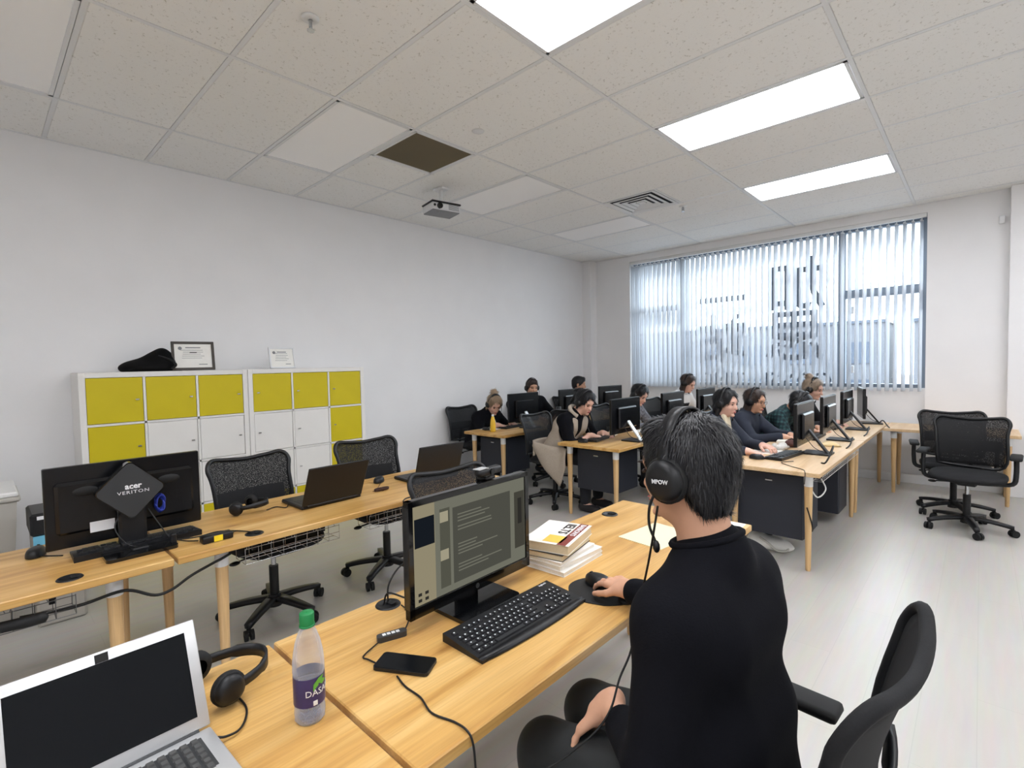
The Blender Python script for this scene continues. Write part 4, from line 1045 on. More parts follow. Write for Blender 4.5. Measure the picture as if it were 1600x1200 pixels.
for pts, lb in (([(0.935, .41, .60), (0.97, .50, .50), (1.0, .60, .54), (0.96, .66, .60)], 'grey lead looping beside the front leg of the pale desk'), ([(0.935, .37, .45), (0.96, .40, .33), (0.95, .44, .27), (.93, .42, .30)], 'black lead tied to the front leg of the pale desk')):
    cable('leg_lead', pts, 0.005, lb, 'white_metal' if 'grey' in lb else 'black_cable')
# juice bottle, tissue, cups, papers
jb = thing('juice_bottle', 'clear bottle of yellow juice on the desk by the left wall', 'bottle', (-2.27, 0.545, ZD))
mat('juice', (232, 190, 60), 0.2, coat=0.3); mat('cap_white', (225, 225, 222), .5)
MB().lathe([(0.001, 0), (0.030, 0), (0.032, 0.01), (0.031, 0.09), (0.026, 0.13), (0.015, 0.17), (0.013, 0.175)], n=20).build('body', 'juice', jb)
MB().lathe([(0.013, 0.172), (0.014, 0.195), (0.001, 0.195)], n=18).build('cap', 'cap_white', jb)
def papers(x, y, rz, label, m='paper', L=.21, W=.297, z=ZD, th=.003):
    return tag(MB().box((0, 0, th / 2), (L, W, th)).build('paper_sheet', m, loc=(x, y, z), rot=(0, 0, rz)), label, 'paper')
mat('pink', (226, 120, 134), .7); mat('paper_red', (198, 84, 80), .7)
papers(-1.08, 0.98, 0.2, 'white paper under the pen of the woman in the beige vest')
papers(-2.46, 0.74, 0.2, 'white paper in front of the blonde woman', z=ZD)
papers(-0.68, 1.38, 0.5, 'pink folder lying behind the first monitor of the beige vest row', 'pink')
papers(-0.90, 1.55, 0.1, 'white paper in front of the dark-haired person of the beige vest row')
papers(0.50, 1.02, 0.2, 'white paper under the hand of the woman in the dark jacket')
tb = thing('open_book', 'white open book with a red corner held by the long-haired woman', 'book', (0.52, 1.62, ZD + 0.0), 0.15)
MB().box((0.0, 0, 0.012), (0.20, 0.27, 0.024), 0.002).build('pages', 'paper', tb)
MB().box((0.06, -0.09, 0.026), (0.09, 0.09, 0.004)).build('red_patch', 'paper_red', tb)
ts = thing('tissue_pack', 'crumpled white tissue pack on the pale desk by the mouse', 'tissues', (0.55, 1.19, ZD))
random.seed(5)
b = MB()
for k in range(6): b.ball((random.uniform(-.04, .04), random.uniform(-.05, .05), .022 + random.uniform(0, .015)), (random.uniform(.02, .04), random.uniform(.02, .045), .022), 8)
b.build('crumpled_sheets', 'paper', ts)
MB().box((0, 0, 0.012), (0.11, 0.15, 0.024), 0.008, seg=2).build('pack', 'strap_grey', ts)
cup = thing('brown_pouch', 'brown pouch beside the tissue pack on the pale desk', 'pouch', (0.60, 1.34, ZD))
mat('pouch_brown', (98, 66, 62), .8, var=.2, scale=60); MB().ball((0, 0, .034), (.055, .05, .034), 14).build('body', 'pouch_brown', cup)
MB().tube([(-.03, .0, .06), (0, 0, .075), (.03, 0, .06)], .006).build('loop', 'dark_rubber', cup)
sb = thing('snack_bag', 'small clear and gold snack bag behind the first side-on monitor', 'bag', (0.83, 1.60, ZD), .3)
mat('snack_gold', (214, 190, 140), .3); MB().grid(lambda u, v: ((u - .5) * .17, (v - .5) * .10, .004 + .035 * math.sin(PI * u) ** .7 * math.sin(PI * v) ** .7 + .004 * math.sin(9 * u + 5 * v)), 10, 8, thick=.002).build('wrapper', 'snack_gold', sb)
MB().box((0, 0, .003), (.15, .08, .005)).build('underside', 'snack_gold', sb)
fl = thing('steel_flask', 'grey flask behind the wall-side monitor next to the empty chair', 'flask', (-2.1, 1.55, ZD))
MB().lathe([(0.001, 0), (0.036, 0), (0.037, 0.01), (0.037, 0.17), (0.03, 0.19)], n=20).build('body', 'graphite', fl); MB().lathe([(0.03, .188), (0.031, 0.215), (0.001, .217)], n=20).build('lid', 'black_plastic', fl)

# ---- waste bin / paper machine by the left wall
bn = thing('waste_bin', 'grey bin with a white lid standing left of the cabinets', 'bin', (-2.62, -3.62, 0), 0)
mat('bin_grey', (176, 172, 164), .6); mat('lid_white', (226, 226, 224), .5); mat('sign_blue', (112, 186, 214), .6)
b = MB(); 
for (a, z0_, b2, z1_) in ((0.20, 0, 0.235, 0.73),):
    v = [(sx * a, sy * a * 1.25, z0_) for sx, sy in ((-1, -1), (1, -1), (1, 1), (-1, 1))] + [(sx * b2, sy * b2 * 1.25, z1_) for sx, sy in ((-1, -1), (1, -1), (1, 1), (-1, 1))]
    b.add(v, [(3, 2, 1, 0), (4, 5, 6, 7), (0, 1, 5, 4), (1, 2, 6, 5), (2, 3, 7, 6), (3, 0, 4, 7)])
b.build('tub', 'bin_grey', bn)
MB().box((0, 0, .725), (.50, .62, .03), .01).build('rim', 'bin_grey', bn)
MB().box((0.0, 0, .755), (.49, .60, .03), .008).build('lid', 'lid_white', bn)
MB().ball((.03, .13, .772), (.03, .05, .006), 12).build('latch', 'graphite', bn)
sp = thing('paper_shredder', 'black shredder with a blue notice hanging by the bin', 'shredder', (-2.30, -3.17, 0), 0)
MB().box((0, 0, .27), (.30, .22, .54), .012).build('body', 'bin_grey', sp)
MB().box((0.0, 0, .60), (.32, .24, .13), .012).build('head', 'black_plastic', sp)
MB().box((.161, -.06, .64), (.002, .06, .02)).box((.161, .05, .60), (.002, .02, .09)).build('label', 'print_white', sp)
MB().box((.1515, -.0, .485), (.003, .22, .10)).build('notice', 'sign_blue', sp)

# ---- certificates on the cabinets
def certificate(x, y, z, rz, lean, label, fm, w_=.30, h_=.235, fw=.02, glare=False):
    t = thing('certificate_frame', label, 'frame', (x, y, z), rz)
    R_ = Matrix.Rotation(-lean, 4, 'Y')
    b = MB()
    for yy, zz, dy, dz in ((0, h_ - fw / 2, w_, fw), (0, fw / 2, w_, fw), (-w_ / 2 + fw / 2, h_ / 2, fw, h_), (w_ / 2 - fw / 2, h_ / 2, fw, h_)):
        b.box((0.0, yy, zz), (0.016, dy, dz), 0.002, M=R_)
    b.build('frame', fm, t)
    MB().box((-0.002, 0, h_ / 2), (0.006, w_ - fw, h_ - fw), M=R_).build('backing', 'paper', t)
    p = MB(); k = 0
    p.box((0.0015, 0.0, h_ - fw - .03), (0.0008, w_ * .35, .008), M=R_)
    for i in range(5): p.box((0.0015, -.01 + .01 * (i % 2), h_ * .70 - i * .016), (0.0008, w_ * (.52 - .05 * (i % 3)), .003), M=R_)
    p.box((0.0015, w_ * .22, h_ * .2), (0.0008, w_ * .2, .006), M=R_).cyl(R_ @ Vector((0.0012, -w_ * .3, h_ - fw - .035)), R_ @ Vector((0.002, -w_ * .3, h_ - fw - .035)), .014, n=12)
    p.build('print', 'projector_grey', t)
    MB().box((-.06, 0, h_ * .28), (.006, .05, h_ * .6), M=Matrix.Rotation(lean + .1, 4, 'Y')).build('easel_back', fm, t)
    return t
mat('frame_brown', (66, 60, 54), .5)
certificate(-2.90, CY + .735, ZC + .004, -0.10, 0.16, 'certificate in a dark brown frame on the cabinet, next to the bag', 'frame_brown')
certificate(-2.90, CY + 1.45, ZC + .004, 0.05, 0.18, 'certificate in a white frame on the other cabinet', 'white_trim', .235, .195, .014)

# ------------------------------------------------------------------ soft bodies: signed distances meshed with surface nets
class Soft:
    def __init__(s): s.p = []; s.clip = []
    def cap(s, a, b, ra, rb=None, k=0.02): s.p.append(('c', np.array(a, float), np.array(b, float), ra, ra if rb is None else rb, k, 1)); return s
    def ell(s, c, r, R=None, k=0.02, sign=1): s.p.append(('e', np.array(c, float), np.array(r, float), np.eye(3) if R is None else np.array(R, float), 0, k, sign)); return s
    def cut(s, c, r, R=None, k=0.006): return s.ell(c, r, R, k, -1)
    def half(s, pt, n): s.clip.append((np.array(pt, float), np.array(n, float))); return s   # removes the side n points to
    def mesh(s, name, h, material):
        lo = np.full(3, 1e9); hi = -lo
        bb = []
        for q in s.p:
            if q[0] == 'c': m = max(q[3], q[4]) + q[5] + 2 * h; a = np.minimum(q[1], q[2]) - m; b = np.maximum(q[1], q[2]) + m
            else: m = q[2].max() + q[5] + 2 * h; a, b = q[1] - m, q[1] + m
            bb.append((a, b))
            if q[6] > 0: lo = np.minimum(lo, a); hi = np.maximum(hi, b)
        n = np.ceil((hi - lo) / h).astype(int) + 1
        D = np.full(n, 0.5, np.float32)
        for q, (a, b) in zip(s.p, bb):
            i0 = np.maximum(((a - lo) / h).astype(int), 0); i1 = np.minimum(((b - lo) / h).astype(int) + 2, n)
            if (i1 <= i0).any(): continue
            X, Y, Z = np.meshgrid(*[(lo[d] + h * np.arange(i0[d], i1[d])).astype(np.float32) for d in range(3)], indexing='ij')
            if q[0] == 'c':
                A, B = q[1], q[2]; d_ = B - A; L2 = max((d_ ** 2).sum(), 1e-12)
                t = np.clip(((X - A[0]) * d_[0] + (Y - A[1]) * d_[1] + (Z - A[2]) * d_[2]) / L2, 0, 1)
                d = np.sqrt((X - A[0] - t * d_[0]) ** 2 + (Y - A[1] - t * d_[1]) ** 2 + (Z - A[2] - t * d_[2]) ** 2) - (q[3] + t * (q[4] - q[3]))
            else:
                P = np.stack([X - q[1][0], Y - q[1][1], Z - q[1][2]], -1) @ q[3]      # columns of R are the axes
                k0 = np.sqrt(((P / q[2]) ** 2).sum(-1)); k1 = np.sqrt(((P / q[2] ** 2) ** 2).sum(-1)) + 1e-9
                d = k0 * (k0 - 1) / k1
            sl = tuple(slice(i0[d2], i1[d2]) for d2 in range(3)); O = D[sl]; k = q[5]
            if q[6] > 0:
                m = np.clip(.5 + .5 * (O - d) / k, 0, 1); D[sl] = O * (1 - m) + d * m - k * m * (1 - m)
            else:
                d = -d; m = np.clip(.5 - .5 * (O - d) / k, 0, 1); D[sl] = O * (1 - m) + d * m + k * m * (1 - m)
        if s.clip:
            X, Y, Z = np.meshgrid(*[lo[d] + h * np.arange(n[d]) for d in range(3)], indexing='ij')
            for pt, nn in s.clip:
                nn = nn / np.linalg.norm(nn)
                D = np.maximum(D, (X - pt[0]) * nn[0] + (Y - pt[1]) * nn[1] + (Z - pt[2]) * nn[2])
        # surface nets
        I = D < 0
        c = [I[i:n[0] - 1 + i, j:n[1] - 1 + j, k:n[2] - 1 + k] for i in (0, 1) for j in (0, 1) for k in (0, 1)]
        cnt = sum(x.astype(np.int8) for x in c); act = (cnt > 0) & (cnt < 8)
        idx = -np.ones(act.shape, int); ii = np.argwhere(act); idx[act] = np.arange(len(ii))
        acc = np.zeros((len(ii), 3)); num = np.zeros(len(ii))
        corner = [(i, j, k) for i in (0, 1) for j in (0, 1) for k in (0, 1)]
        for a in range(8):
            for b in range(a + 1, 8):
                ca, cb = np.array(corner[a]), np.array(corner[b])
                if abs(ca - cb).sum() != 1: continue
                da = D[tuple((ii + ca).T)]; db = D[tuple((ii + cb).T)]; x = (da < 0) != (db < 0)
                t = np.where(x, da / np.where(x, da - db, 1), 0)
                acc += np.where(x[:, None], ca + t[:, None] * (cb - ca), 0); num += x
        V = lo + h * (ii + acc / num[:, None])
        F = []
        for ax in range(3):
            u, v = (ax + 1) % 3, (ax + 2) % 3
            s0 = [slice(None)] * 3; s1 = [slice(None)] * 3; s0[ax] = slice(0, -1); s1[ax] = slice(1, None)
            e = np.argwhere(I[tuple(s0)] != I[tuple(s1)])
            e = e[(e[:, u] > 0) & (e[:, v] > 0) & (e[:, u] < n[u] - 1) & (e[:, v] < n[v] - 1)]
            def cell(du, dv):
                q = e.copy(); q[:, u] -= du; q[:, v] -= dv; return idx[tuple(q.T)]
            Q = np.stack([cell(1, 1), cell(0, 1), cell(0, 0), cell(1, 0)], 1)
            fl = ~I[tuple(e.T)]
            Q[fl] = Q[fl][:, ::-1]
            F.append(Q)
        F = np.concatenate(F)
        me = bpy.data.meshes.new(name)
        me.vertices.add(len(V)); me.vertices.foreach_set('co', V.astype(np.float32).ravel())
        me.loops.add(len(F) * 4); me.loops.foreach_set('vertex_index', F.astype(np.int32).ravel())
        me.polygons.add(len(F)); me.polygons.foreach_set('loop_start', (np.arange(len(F)) * 4).astype(np.int32)); me.polygons.foreach_set('loop_total', np.full(len(F), 4, np.int32))
        me.update(calc_edges=True); me.validate()
        me.polygons.foreach_set('use_smooth', np.ones(len(me.polygons), bool))
        me.materials.append(M_(material))
        return me

def rot3(rz=0.0, ry=0.0, rx=0.0): return np.array(Euler((rx, ry, rz)).to_matrix())
def unit(v): v = np.array(v, float); return v / np.linalg.norm(v)
def add_head(s, c, R, sc=1.0, k=0.018, ears=True):
    P = lambda *p: c + R @ (np.array(p) * sc)
    E = lambda p, r, k_=k: s.ell(P(*p), np.array(r) * sc, R, k_)
    E((-0.014, 0, 0.030), (0.096, 0.075, 0.084)); E((0.030, 0, -0.030), (0.064, 0.060, 0.080)); E((0.045, 0, -0.085), (0.034, 0.036, 0.026))
    E((0.070, 0, 0.028), (0.022, 0.050, 0.026)); E((0.052, 0.032, -0.022), (0.030, 0.024, 0.026)); E((0.052, -0.032, -0.022), (0.030, 0.024, 0.026))
    s.cap(P(0.088, 0, 0.010), P(0.106, 0, -0.030), 0.008 * sc, 0.012 * sc, 0.012); E((0.088, 0, -0.062), (0.012, 0.024, 0.009), 0.008); E((0.084, 0, -0.094), (0.014, 0.02, 0.014), .01)
    s.cut(P(0.098, 0.032, 0.004), np.array((0.016, 0.020, 0.011)) * sc, R, .01); s.cut(P(0.098, -0.032, 0.004), np.array((0.016, 0.020, 0.011)) * sc, R, .01)
    if ears:
        for y in (1, -1): E((-0.008, y * 0.077, -0.008), (0.018, 0.010, 0.030), .008)
def face_parts(par, c, R, sc=1.0, far=True):
    """eyes, brows and lips as thin shapes on the face"""
    P = lambda *p: tuple(c + R @ (np.array(p) * sc))
    rot = Matrix(R.tolist()).to_euler()
    for y in (1, -1):
        link('eye', FACE['eye'], par, P(0.0855, y * 0.032, 0.004), rot).scale = (sc,) * 3
        link('eyebrow', FACE['brow'], par, P(0.090, y * 0.034, 0.026), rot).scale = (sc,) * 3
    link('lips', FACE['lips'], par, P(0.0975, 0, -0.062), rot).scale = (sc,) * 3
mat('eye_dark', (40, 30, 28), .3); mat('lip_pink', (178, 96, 92), .5); mat('hair_black', (22, 22, 26), .55, var=.3, scale=180, bump=.3); mat('hair_brown', (58, 46, 42), .55, var=.3, scale=180, bump=.3); mat('hair_blonde', (150, 128, 104), .55, var=.3, scale=160, bump=.3)
mat('hair_fair', (140, 122, 104), .55, var=.3, scale=160, bump=.3)
def strands(name):
    nt = MATS[name].node_tree; N = nt.nodes.new; L = nt.links.new; b = nt.nodes['Principled BSDF']
    n0 = [q for q in nt.nodes if q.type == 'TEX_NOISE'][0]; tc = [q for q in nt.nodes if q.type == 'TEX_COORD'][0]
    mp = N('ShaderNodeMapping'); mp.inputs['Scale'].default_value = (2.2, 2.2, .18); L(tc.outputs['Object'], mp.inputs['Vector']); L(mp.outputs['Vector'], n0.inputs['Vector'])
    b.inputs['Roughness'].default_value = .42
for q in ('hair_black', 'hair_brown', 'hair_blonde', 'hair_fair'): strands(q)
FACE = {'eye': MB().ball((0, 0, 0), (0.006, 0.013, 0.005), 10).mesh('eye', 'eye_dark'), 'brow': MB().ball((0, 0, 0), (0.006, 0.018, 0.003), 10).mesh('eyebrow', 'eye_dark'),
        'lips': MB().ball((0, 0, 0.003), (0.006, 0.020, 0.004), 10).ball((0, 0, -0.004), (0.006, 0.017, 0.005), 10).mesh('lips', 'lip_pink')}
def add_hand(s, w, d, nrm, side, curl=0.5, sc=1.0, spread=0.10, k=0.006, thumb=0.7):
    """w wrist, d pointing direction, nrm back of hand, side=+1 left hand"""
    d = unit(d); nrm = unit(nrm - d * np.dot(nrm, d)); lat = np.cross(nrm, d) * side * -1.0    # lat: towards the thumb
    w = np.array(w, float)
    s.cap(w - d * .02, w + d * .03, .026 * sc, .028 * sc, .02)
    for i, (o, L, r) in enumerate(((0.030, .078, .0088), (0.010, .086, .0092), (-0.010, .080, .0088), (-0.028, .062, .0078))):
        base = w + d * (.088 - .004 * abs(i - 1)) * sc + lat * o * sc
        s.cap(w + d * .02 * sc + lat * o * .6 * sc, base, .015 * sc, .0115 * sc, .012)
        cur = base; a = 0.25 + .1 * curl; sp = spread * (1.2 - i) * .5
        for seg, q in enumerate((.45, .31, .24)):
            dirn = unit((d + lat * sp) * math.cos(a) - nrm * math.sin(a))
            nx = cur + dirn * L * q * sc
            s.cap(cur, nx, (r - .0008 * seg) * sc, (r - .0008 * (seg + 1)) * sc, k); cur = nx; a += curl * (.75 if seg == 0 else .6)
    b = w + d * .028 * sc + lat * .026 * sc; m = b + (d * .62 + lat * thumb - nrm * .25) * .042 * sc; e = m + (d * .85 + lat * thumb * .45 - nrm * .25) * .032 * sc; e2 = e + (d * .9 + lat * .1 - nrm * .3) * .022 * sc
    s.cap(w + d * .01, b, .018 * sc, .017 * sc, .012); s.cap(b, m, .015 * sc, .011 * sc, .008); s.cap(m, e, .0105 * sc, .0095 * sc, .005); s.cap(e, e2, .0095 * sc, .0085 * sc, .004)
def ik(S_, T_, l1, l2, pole):
    S_, T_ = np.array(S_, float), np.array(T_, float); v = T_ - S_; L = np.linalg.norm(v)
    if L > (l1 + l2) * .995: T_ = S_ + v / L * (l1 + l2) * .995; v = T_ - S_; L = np.linalg.norm(v)
    x = v / L; p = np.array(pole, float); p = unit(p - x * np.dot(p, x)); a = (l1 * l1 - l2 * l2 + L * L) / (2 * L)
    return S_ + x * a + p * math.sqrt(max(l1 * l1 - a * a, 0)), T_

def comb(me, c, R, n, L, wd):
    """roughen a hair mesh into locks and lay tapered strands over it"""
    from mathutils import noise
    co = np.empty(len(me.vertices) * 3, np.float32); me.vertices.foreach_get('co', co); co = co.reshape(-1, 3)
    no = np.empty(len(me.vertices) * 3, np.float32); me.vertices.foreach_get('normal', no); no = no.reshape(-1, 3)
    a = np.array([noise.noise(Vector((p[0] * 55, p[1] * 55, p[2] * 14))) for p in co])
    co2 = co + no * (a * .0028)[:, None]
    me.vertices.foreach_set('co', co2.astype(np.float32).ravel()); me.update()
    rng = np.random.default_rng(len(co)); ii = rng.integers(0, len(co), n)
    P, Nn = co2[ii], no[ii]
    crown = np.array(c) + np.array(R) @ np.array((-.03, 0, .12)); d = P - crown; d[:, 2] -= .05
    d -= (d * Nn).sum(1)[:, None] * Nn; d /= np.linalg.norm(d, axis=1)[:, None] + 1e-6; d += rng.normal(0, .16, d.shape)
    sd_ = np.cross(d, Nn); sd_ /= np.linalg.norm(sd_, axis=1)[:, None] + 1e-6
    ln = L * rng.uniform(.6, 1.1, n)[:, None]
    P0 = P - Nn * .001; P1 = P + d * ln * .5 + Nn * .0022; P2 = P + d * ln - Nn * .0005 + np.array((0, 0, -.002))
    V = np.stack([P0 + sd_ * wd, P0 - sd_ * wd, P1 + sd_ * wd * .8, P1 - sd_ * wd * .8, P2], 1).reshape(-1, 3)
    bm = bmesh.new(); bm.from_mesh(me); o = [bm.verts.new(v) for v in V]
    for k in range(n):
        q = o[5 * k:5 * k + 5]; bm.faces.new((q[0], q[1], q[3], q[2])).smooth = True; bm.faces.new((q[2], q[3], q[4])).smooth = True
    bm.to_mesh(me); bm.free()
def person(label, x, y, rz, pel=(0, 0, .53), neck=(.06, 0, 1.05), head=None, head_rot=(0, .2, 0), lh=(.42, .16, .76), rh=(.42, -.16, .76), lh_d=(1, -.3, -.1), rh_d=(1, .3, -.1), lh_n=(0, 0, 1), rh_n=(0, 0, 1),
           curl=.55, skin='skin', top='cloth_navy', legs='cloth_dark', hair='short', hair_m='hair_black', h=.009, hh=.0065, sc=1.0, sleeve=1.0, knees=((.40, .11, .52), (.40, -.11, .52)), feet=((.40, .12, .05), (.40, -.12, .05)),
           pole=((-.3, .7, -.6), (-.3, -.7, -.6)), headset_=True, sh_w=.168, drop=.075, cup=1.0, wk=1.0, n_strands=1600, build=1.0, top_name='sweater', extra=None, mic=True, face=True, name_=False):
    t = thing('person', label, 'person', (x, y, 0), rz, 'people working at the desks')
    pel, neck = np.array(pel, float) + (0, 0, .03), np.array(neck, float)
    up = unit(neck - pel); left = np.array((0, 1, 0.)); fw = np.cross(left, up)
    hd = np.array(head, float) if head is not None else neck + up * .105 + fw * .045
    R = rot3(*head_rot)
    chest = pel + (neck - pel) * .66; waist = pel + (neck - pel) * .30
    SH = [neck - up * drop + left * sg * sh_w for sg in (1, -1)]
    arms = []
    for i, (tg, po_) in enumerate(((lh, pole[0]), (rh, pole[1]))):
        el, wr = ik(SH[i], tg, .275, .245, po_); arms.append((SH[i], el, wr))
    # --- body: one continuous skin
    b = Soft()
    add_head(b, hd, R, sc)
    b.cap(hd + R @ np.array((-.022, 0, -.05)), neck - up * .04, .052 * build, .058 * build, .03)
    b.cap(neck - up * drop + left * .1, neck - up * drop - left * .1, .045, None, .05)
    b.cap(pel, chest, .085, .085, .05)
    for i, (S_, E_, W_) in enumerate(arms):
        b.cap(chest, S_, .05, .042, .04); b.cap(S_, E_, .040, .034, .02); b.cap(E_, W_, .035, .025, .02)
        add_hand(b, W_, (lh_d, rh_d)[i], np.array((lh_n, rh_n)[i], float), 1 if i == 0 else -1, curl, 1.0)
        hip = pel + left * (.085 if i == 0 else -.085); kn = np.array(knees[i], float); ft = np.array(feet[i], float)
        b.cap(pel, hip, .07, .07, .03); b.cap(hip, kn, .065, .05, .03); b.cap(kn, ft + np.array((0, 0, .06)), .048, .033, .02); b.cap(ft + np.array((0, 0, .02)), ft + np.array((.12, 0, -.005)), .032, .024, .02)
    link('body', b.mesh('body', hh, skin), t)
    # --- top
    s = Soft()
    s.cap(pel + left * .075, pel - left * .075, .118 * build, None, .05); s.cap(waist + left * .065 * wk, waist - left * .065 * wk, .112 * build * wk, None, .07)
    s.cap(chest + left * .085, chest - left * .085, .112 * build, None, .07); s.cap(SH[0] - left * .03, SH[1] + left * .03, .068 * build, None, .06)
    s.cap(neck - up * .035 - fw * .02, neck - up * .07, .062 * build, .08, .04)
    for q in SH: s.cap(neck - up * .03 - fw * .012, q - up * .0, .052 * build, .058 * build, .05)
    for i_, (S_, E_, W_) in enumerate(arms):
        sl_ = sleeve[i_] if isinstance(sleeve, tuple) else sleeve
        e2 = E_ + (W_ - E_) * (.93 * sl_)
        s.cap(S_, E_, .066 * build, .056 * build, .035)
        s.cap(E_, e2, .056 * build, .040 * build, .025)
    for q in (0, 1): s.half(pel - np.array((0, 0, .085)), (0, 0, -1)) if q == 0 else None
    link(top_name, s.mesh(top_name, h, top), t)
    nb = neck + up * .008
    ring = [tuple(nb + (fw * math.cos(a) * .070 + left * math.sin(a) * .072) * build + up * (-.016 * math.cos(a) - .004)) for a in [2 * PI * q / 24 for q in range(24)]]
    MB().tube(ring, .007, 8, closed=True).build('collar', top, t)
    # --- trousers and shoes
    l = Soft()
    for i in (0, 1):
        sg = (1, -1)[i]; hip = pel + left * sg * .085 - np.array((0, 0, .01)); kn = np.array(knees[i], float); ft = np.array(feet[i], float)
        l.cap(pel - np.array((.0, 0, .02)), hip, .105 * build, .10 * build, .04); l.cap(hip, kn, .094 * build, .072 * build, .04); l.cap(kn, ft + np.array((0, 0, .07)), .070 * build, .052, .02)
    link('trousers', l.mesh('trousers', h * 1.2, legs), t)
    for i in (0, 1):
        ft = np.array(feet[i], float); sm_ = Soft().cap(ft + (-.03, 0, .0), ft + (.13, 0, -.012), .045, .038, .02).half((0, 0, 0.004), (0, 0, -1))
        link('shoe', sm_.mesh('shoe', .009, 'shoe_dark'), t)
    # --- hair
    g = Soft(); P = lambda *p: hd + R @ (np.array(p) * sc)
    g.ell(P(-.016, 0, .036), np.array((.106, .085, .092)) * sc, R, .01)
    if hair == 'crop':
        g.ell(P(-.046, 0, -.025), np.array((.058, .070, .078)) * sc, R, .03)
        g.cap(P(.050, .03, .096), P(.050, -.03, .096), .022 * sc, None, .03)
        g.cut(P(.112, 0, -.035), np.array((.076, .10, .100)) * sc, R, .010); g.cut(P(.026, 0, -.080), np.array((.080, .13, .088)) * sc, R, .008); g.half(P(0, 0, -.080), R @ np.array((.10, 0, -1)))
    elif hair == 'short':
        g.ell(P(-.045, 0, -.02), np.array((.066, .074, .075)) * sc, R, .03)
        g.cap(P(.055, .03, .098), P(.055, -.03, .098), .022 * sc, None, .03)
        g.cut(P(.105, 0, -.03), np.array((.075, .10, .098)) * sc, R, .012); g.cut(P(.02, 0, -.10), np.array((.075, .12, .075)) * sc, R, .02); g.half(P(0, 0, -.088), R @ np.array((.25, 0, -1)))
    elif hair in ('long', 'bob', 'tail', 'bun'):
        g.cap(P(.03, .04, .080), P(.03, -.04, .080), .032 * sc, None, .03)
        g.cut(P(.116, -.008, -.014), np.array((.080, .066, .118)) * sc, R, .010)
        ln = {'long': .30, 'bob': .13, 'tail': .06, 'bun': .05}[hair]
        dn = R @ np.array((0, 0, -1.)) * .35 + np.array((-.10, 0, -1.)); dn = unit(dn)
        for yy in (-.064, -.035, 0, .035, .064):
            a = P(-.045 if abs(yy) < .06 else -.010, yy, .02); m_ = a + dn * ln * .5 + R @ np.array((-.02, 0, 0)); e = a + dn * ln + np.array((-.01, yy * .3, 0))
            g.cap(a, m_, .030 * sc, .030 * sc, .022); g.cap(m_, e, .030 * sc, .014 * sc, .022)
        g.cut(P(.085, 0, -.075), np.array((.085, .058, .10)) * sc, R, .012)
        if hair == 'tail': g.cap(P(-.10, 0, .07), P(-.125, 0, .05), .03, .03, .015); g.cap(P(-.125, 0, .05), P(-.17, 0, -.09), .032, .016, .02)
        if hair == 'bun': g.ell(P(-.075, 0, .125), (.042, .042, .036), R, .015)
    hm = g.mesh('hair', hh, hair_m)
    comb(hm, hd, R, n_strands, .026 if hair in ('crop', 'short') else .05, .0011 if hair == 'crop' else .0024)
    link('hair', hm, t)
    if face: face_parts(t, hd, R, sc)
    if extra: extra(t, dict(hd=hd, R=R, neck=neck, up=up, fw=fw, left=left, SH=SH, arms=arms, pel=pel, chest=chest, waist=waist))
    if headset_:
        M = Matrix.Translation((x, y, 0)) @ Matrix.Rotation(rz, 4, 'Z') @ Matrix.Translation(tuple(P(-.006, 0, 0.004))) @ Matrix(R.tolist()).to_4x4() @ Matrix.Rotation(-.06, 4, 'Y')
        headset('black headset worn by ' + headset_, M, r=.088 * sc, mic=mic, name_=name_, band_h=1.50, cup=cup)
    return t
mat('cloth_navy', (34, 40, 54), .85, var=.1, scale=60, bump=.1); mat('cloth_dark', (26, 28, 34), .85, var=.1, scale=60); mat('cloth_black', (11, 12, 18), .95, var=.18, scale=260, bump=.2, spec=.2); mat('shoe_dark', (34, 32, 34), .6)
mat('vest_beige', (172, 160, 146), .85, var=.06, scale=90, bump=.1); mat('cloth_white', (222, 222, 222), .8); mat('trouser_black', (30, 34, 36), .55, var=.1, scale=30)

# ---- the man in the black sweater
user = person('person in a black sweater with headset, using a mouse, seen from behind', 1.405, -2.42, PI - .06, pel=(0, 0, .54), neck=(.045, -.01, 1.085), head=(.088, -.005, 1.230),
       head_rot=(-.10, .14, .0), lh=(.245, .078, .662), rh=(.43, -.30, .752), lh_d=(.5, .32, -.62), rh_d=(.95, -.28, -.02), lh_n=(.65, .05, .6), rh_n=(0.05, .1, 1), curl=.42, top='cloth_black', legs='trouser_black', hair='crop',
       h=.0065, hh=.0042, knees=((.40, .125, .485), (.40, -.06, .50)), feet=((.42, .15, .05), (.40, -.12, .05)), pole=((-.35, .42, -.85), (-.4, -.5, -.8)), headset_='the man in the black sweater', sh_w=.165, drop=.118, build=1.04, top_name='sweater', name_=True, sleeve=(.66, .98), cup=1.24, wk=1.08, n_strands=9000)
c_user = make_chair(True, zb1=.985, mesh_mat='black_fabric')
for q in c_user.children:
    if q.name.startswith('back_frame'): q.data.materials[0] = M_('black_fabric')
chair(c_user, 1.42, -2.42, PI - .07, 'black armchair the man in the black sweater sits on')

cable('audio_cable', [(1.297, -2.505, 1.168), (1.285, -2.50, 1.11), (1.262, -2.482, 1.03), (1.228, -2.46, .92), (1.205, -2.46, .804), (1.207, -2.516, .762), (1.215, -2.567, .722), (1.196, -2.60, .68), (1.147, -2.65, .625), (1.10, -2.70, .58), (1.09, -2.76, .50)], .0026, 'black headset cable hanging past the man\'s arm over his lap')

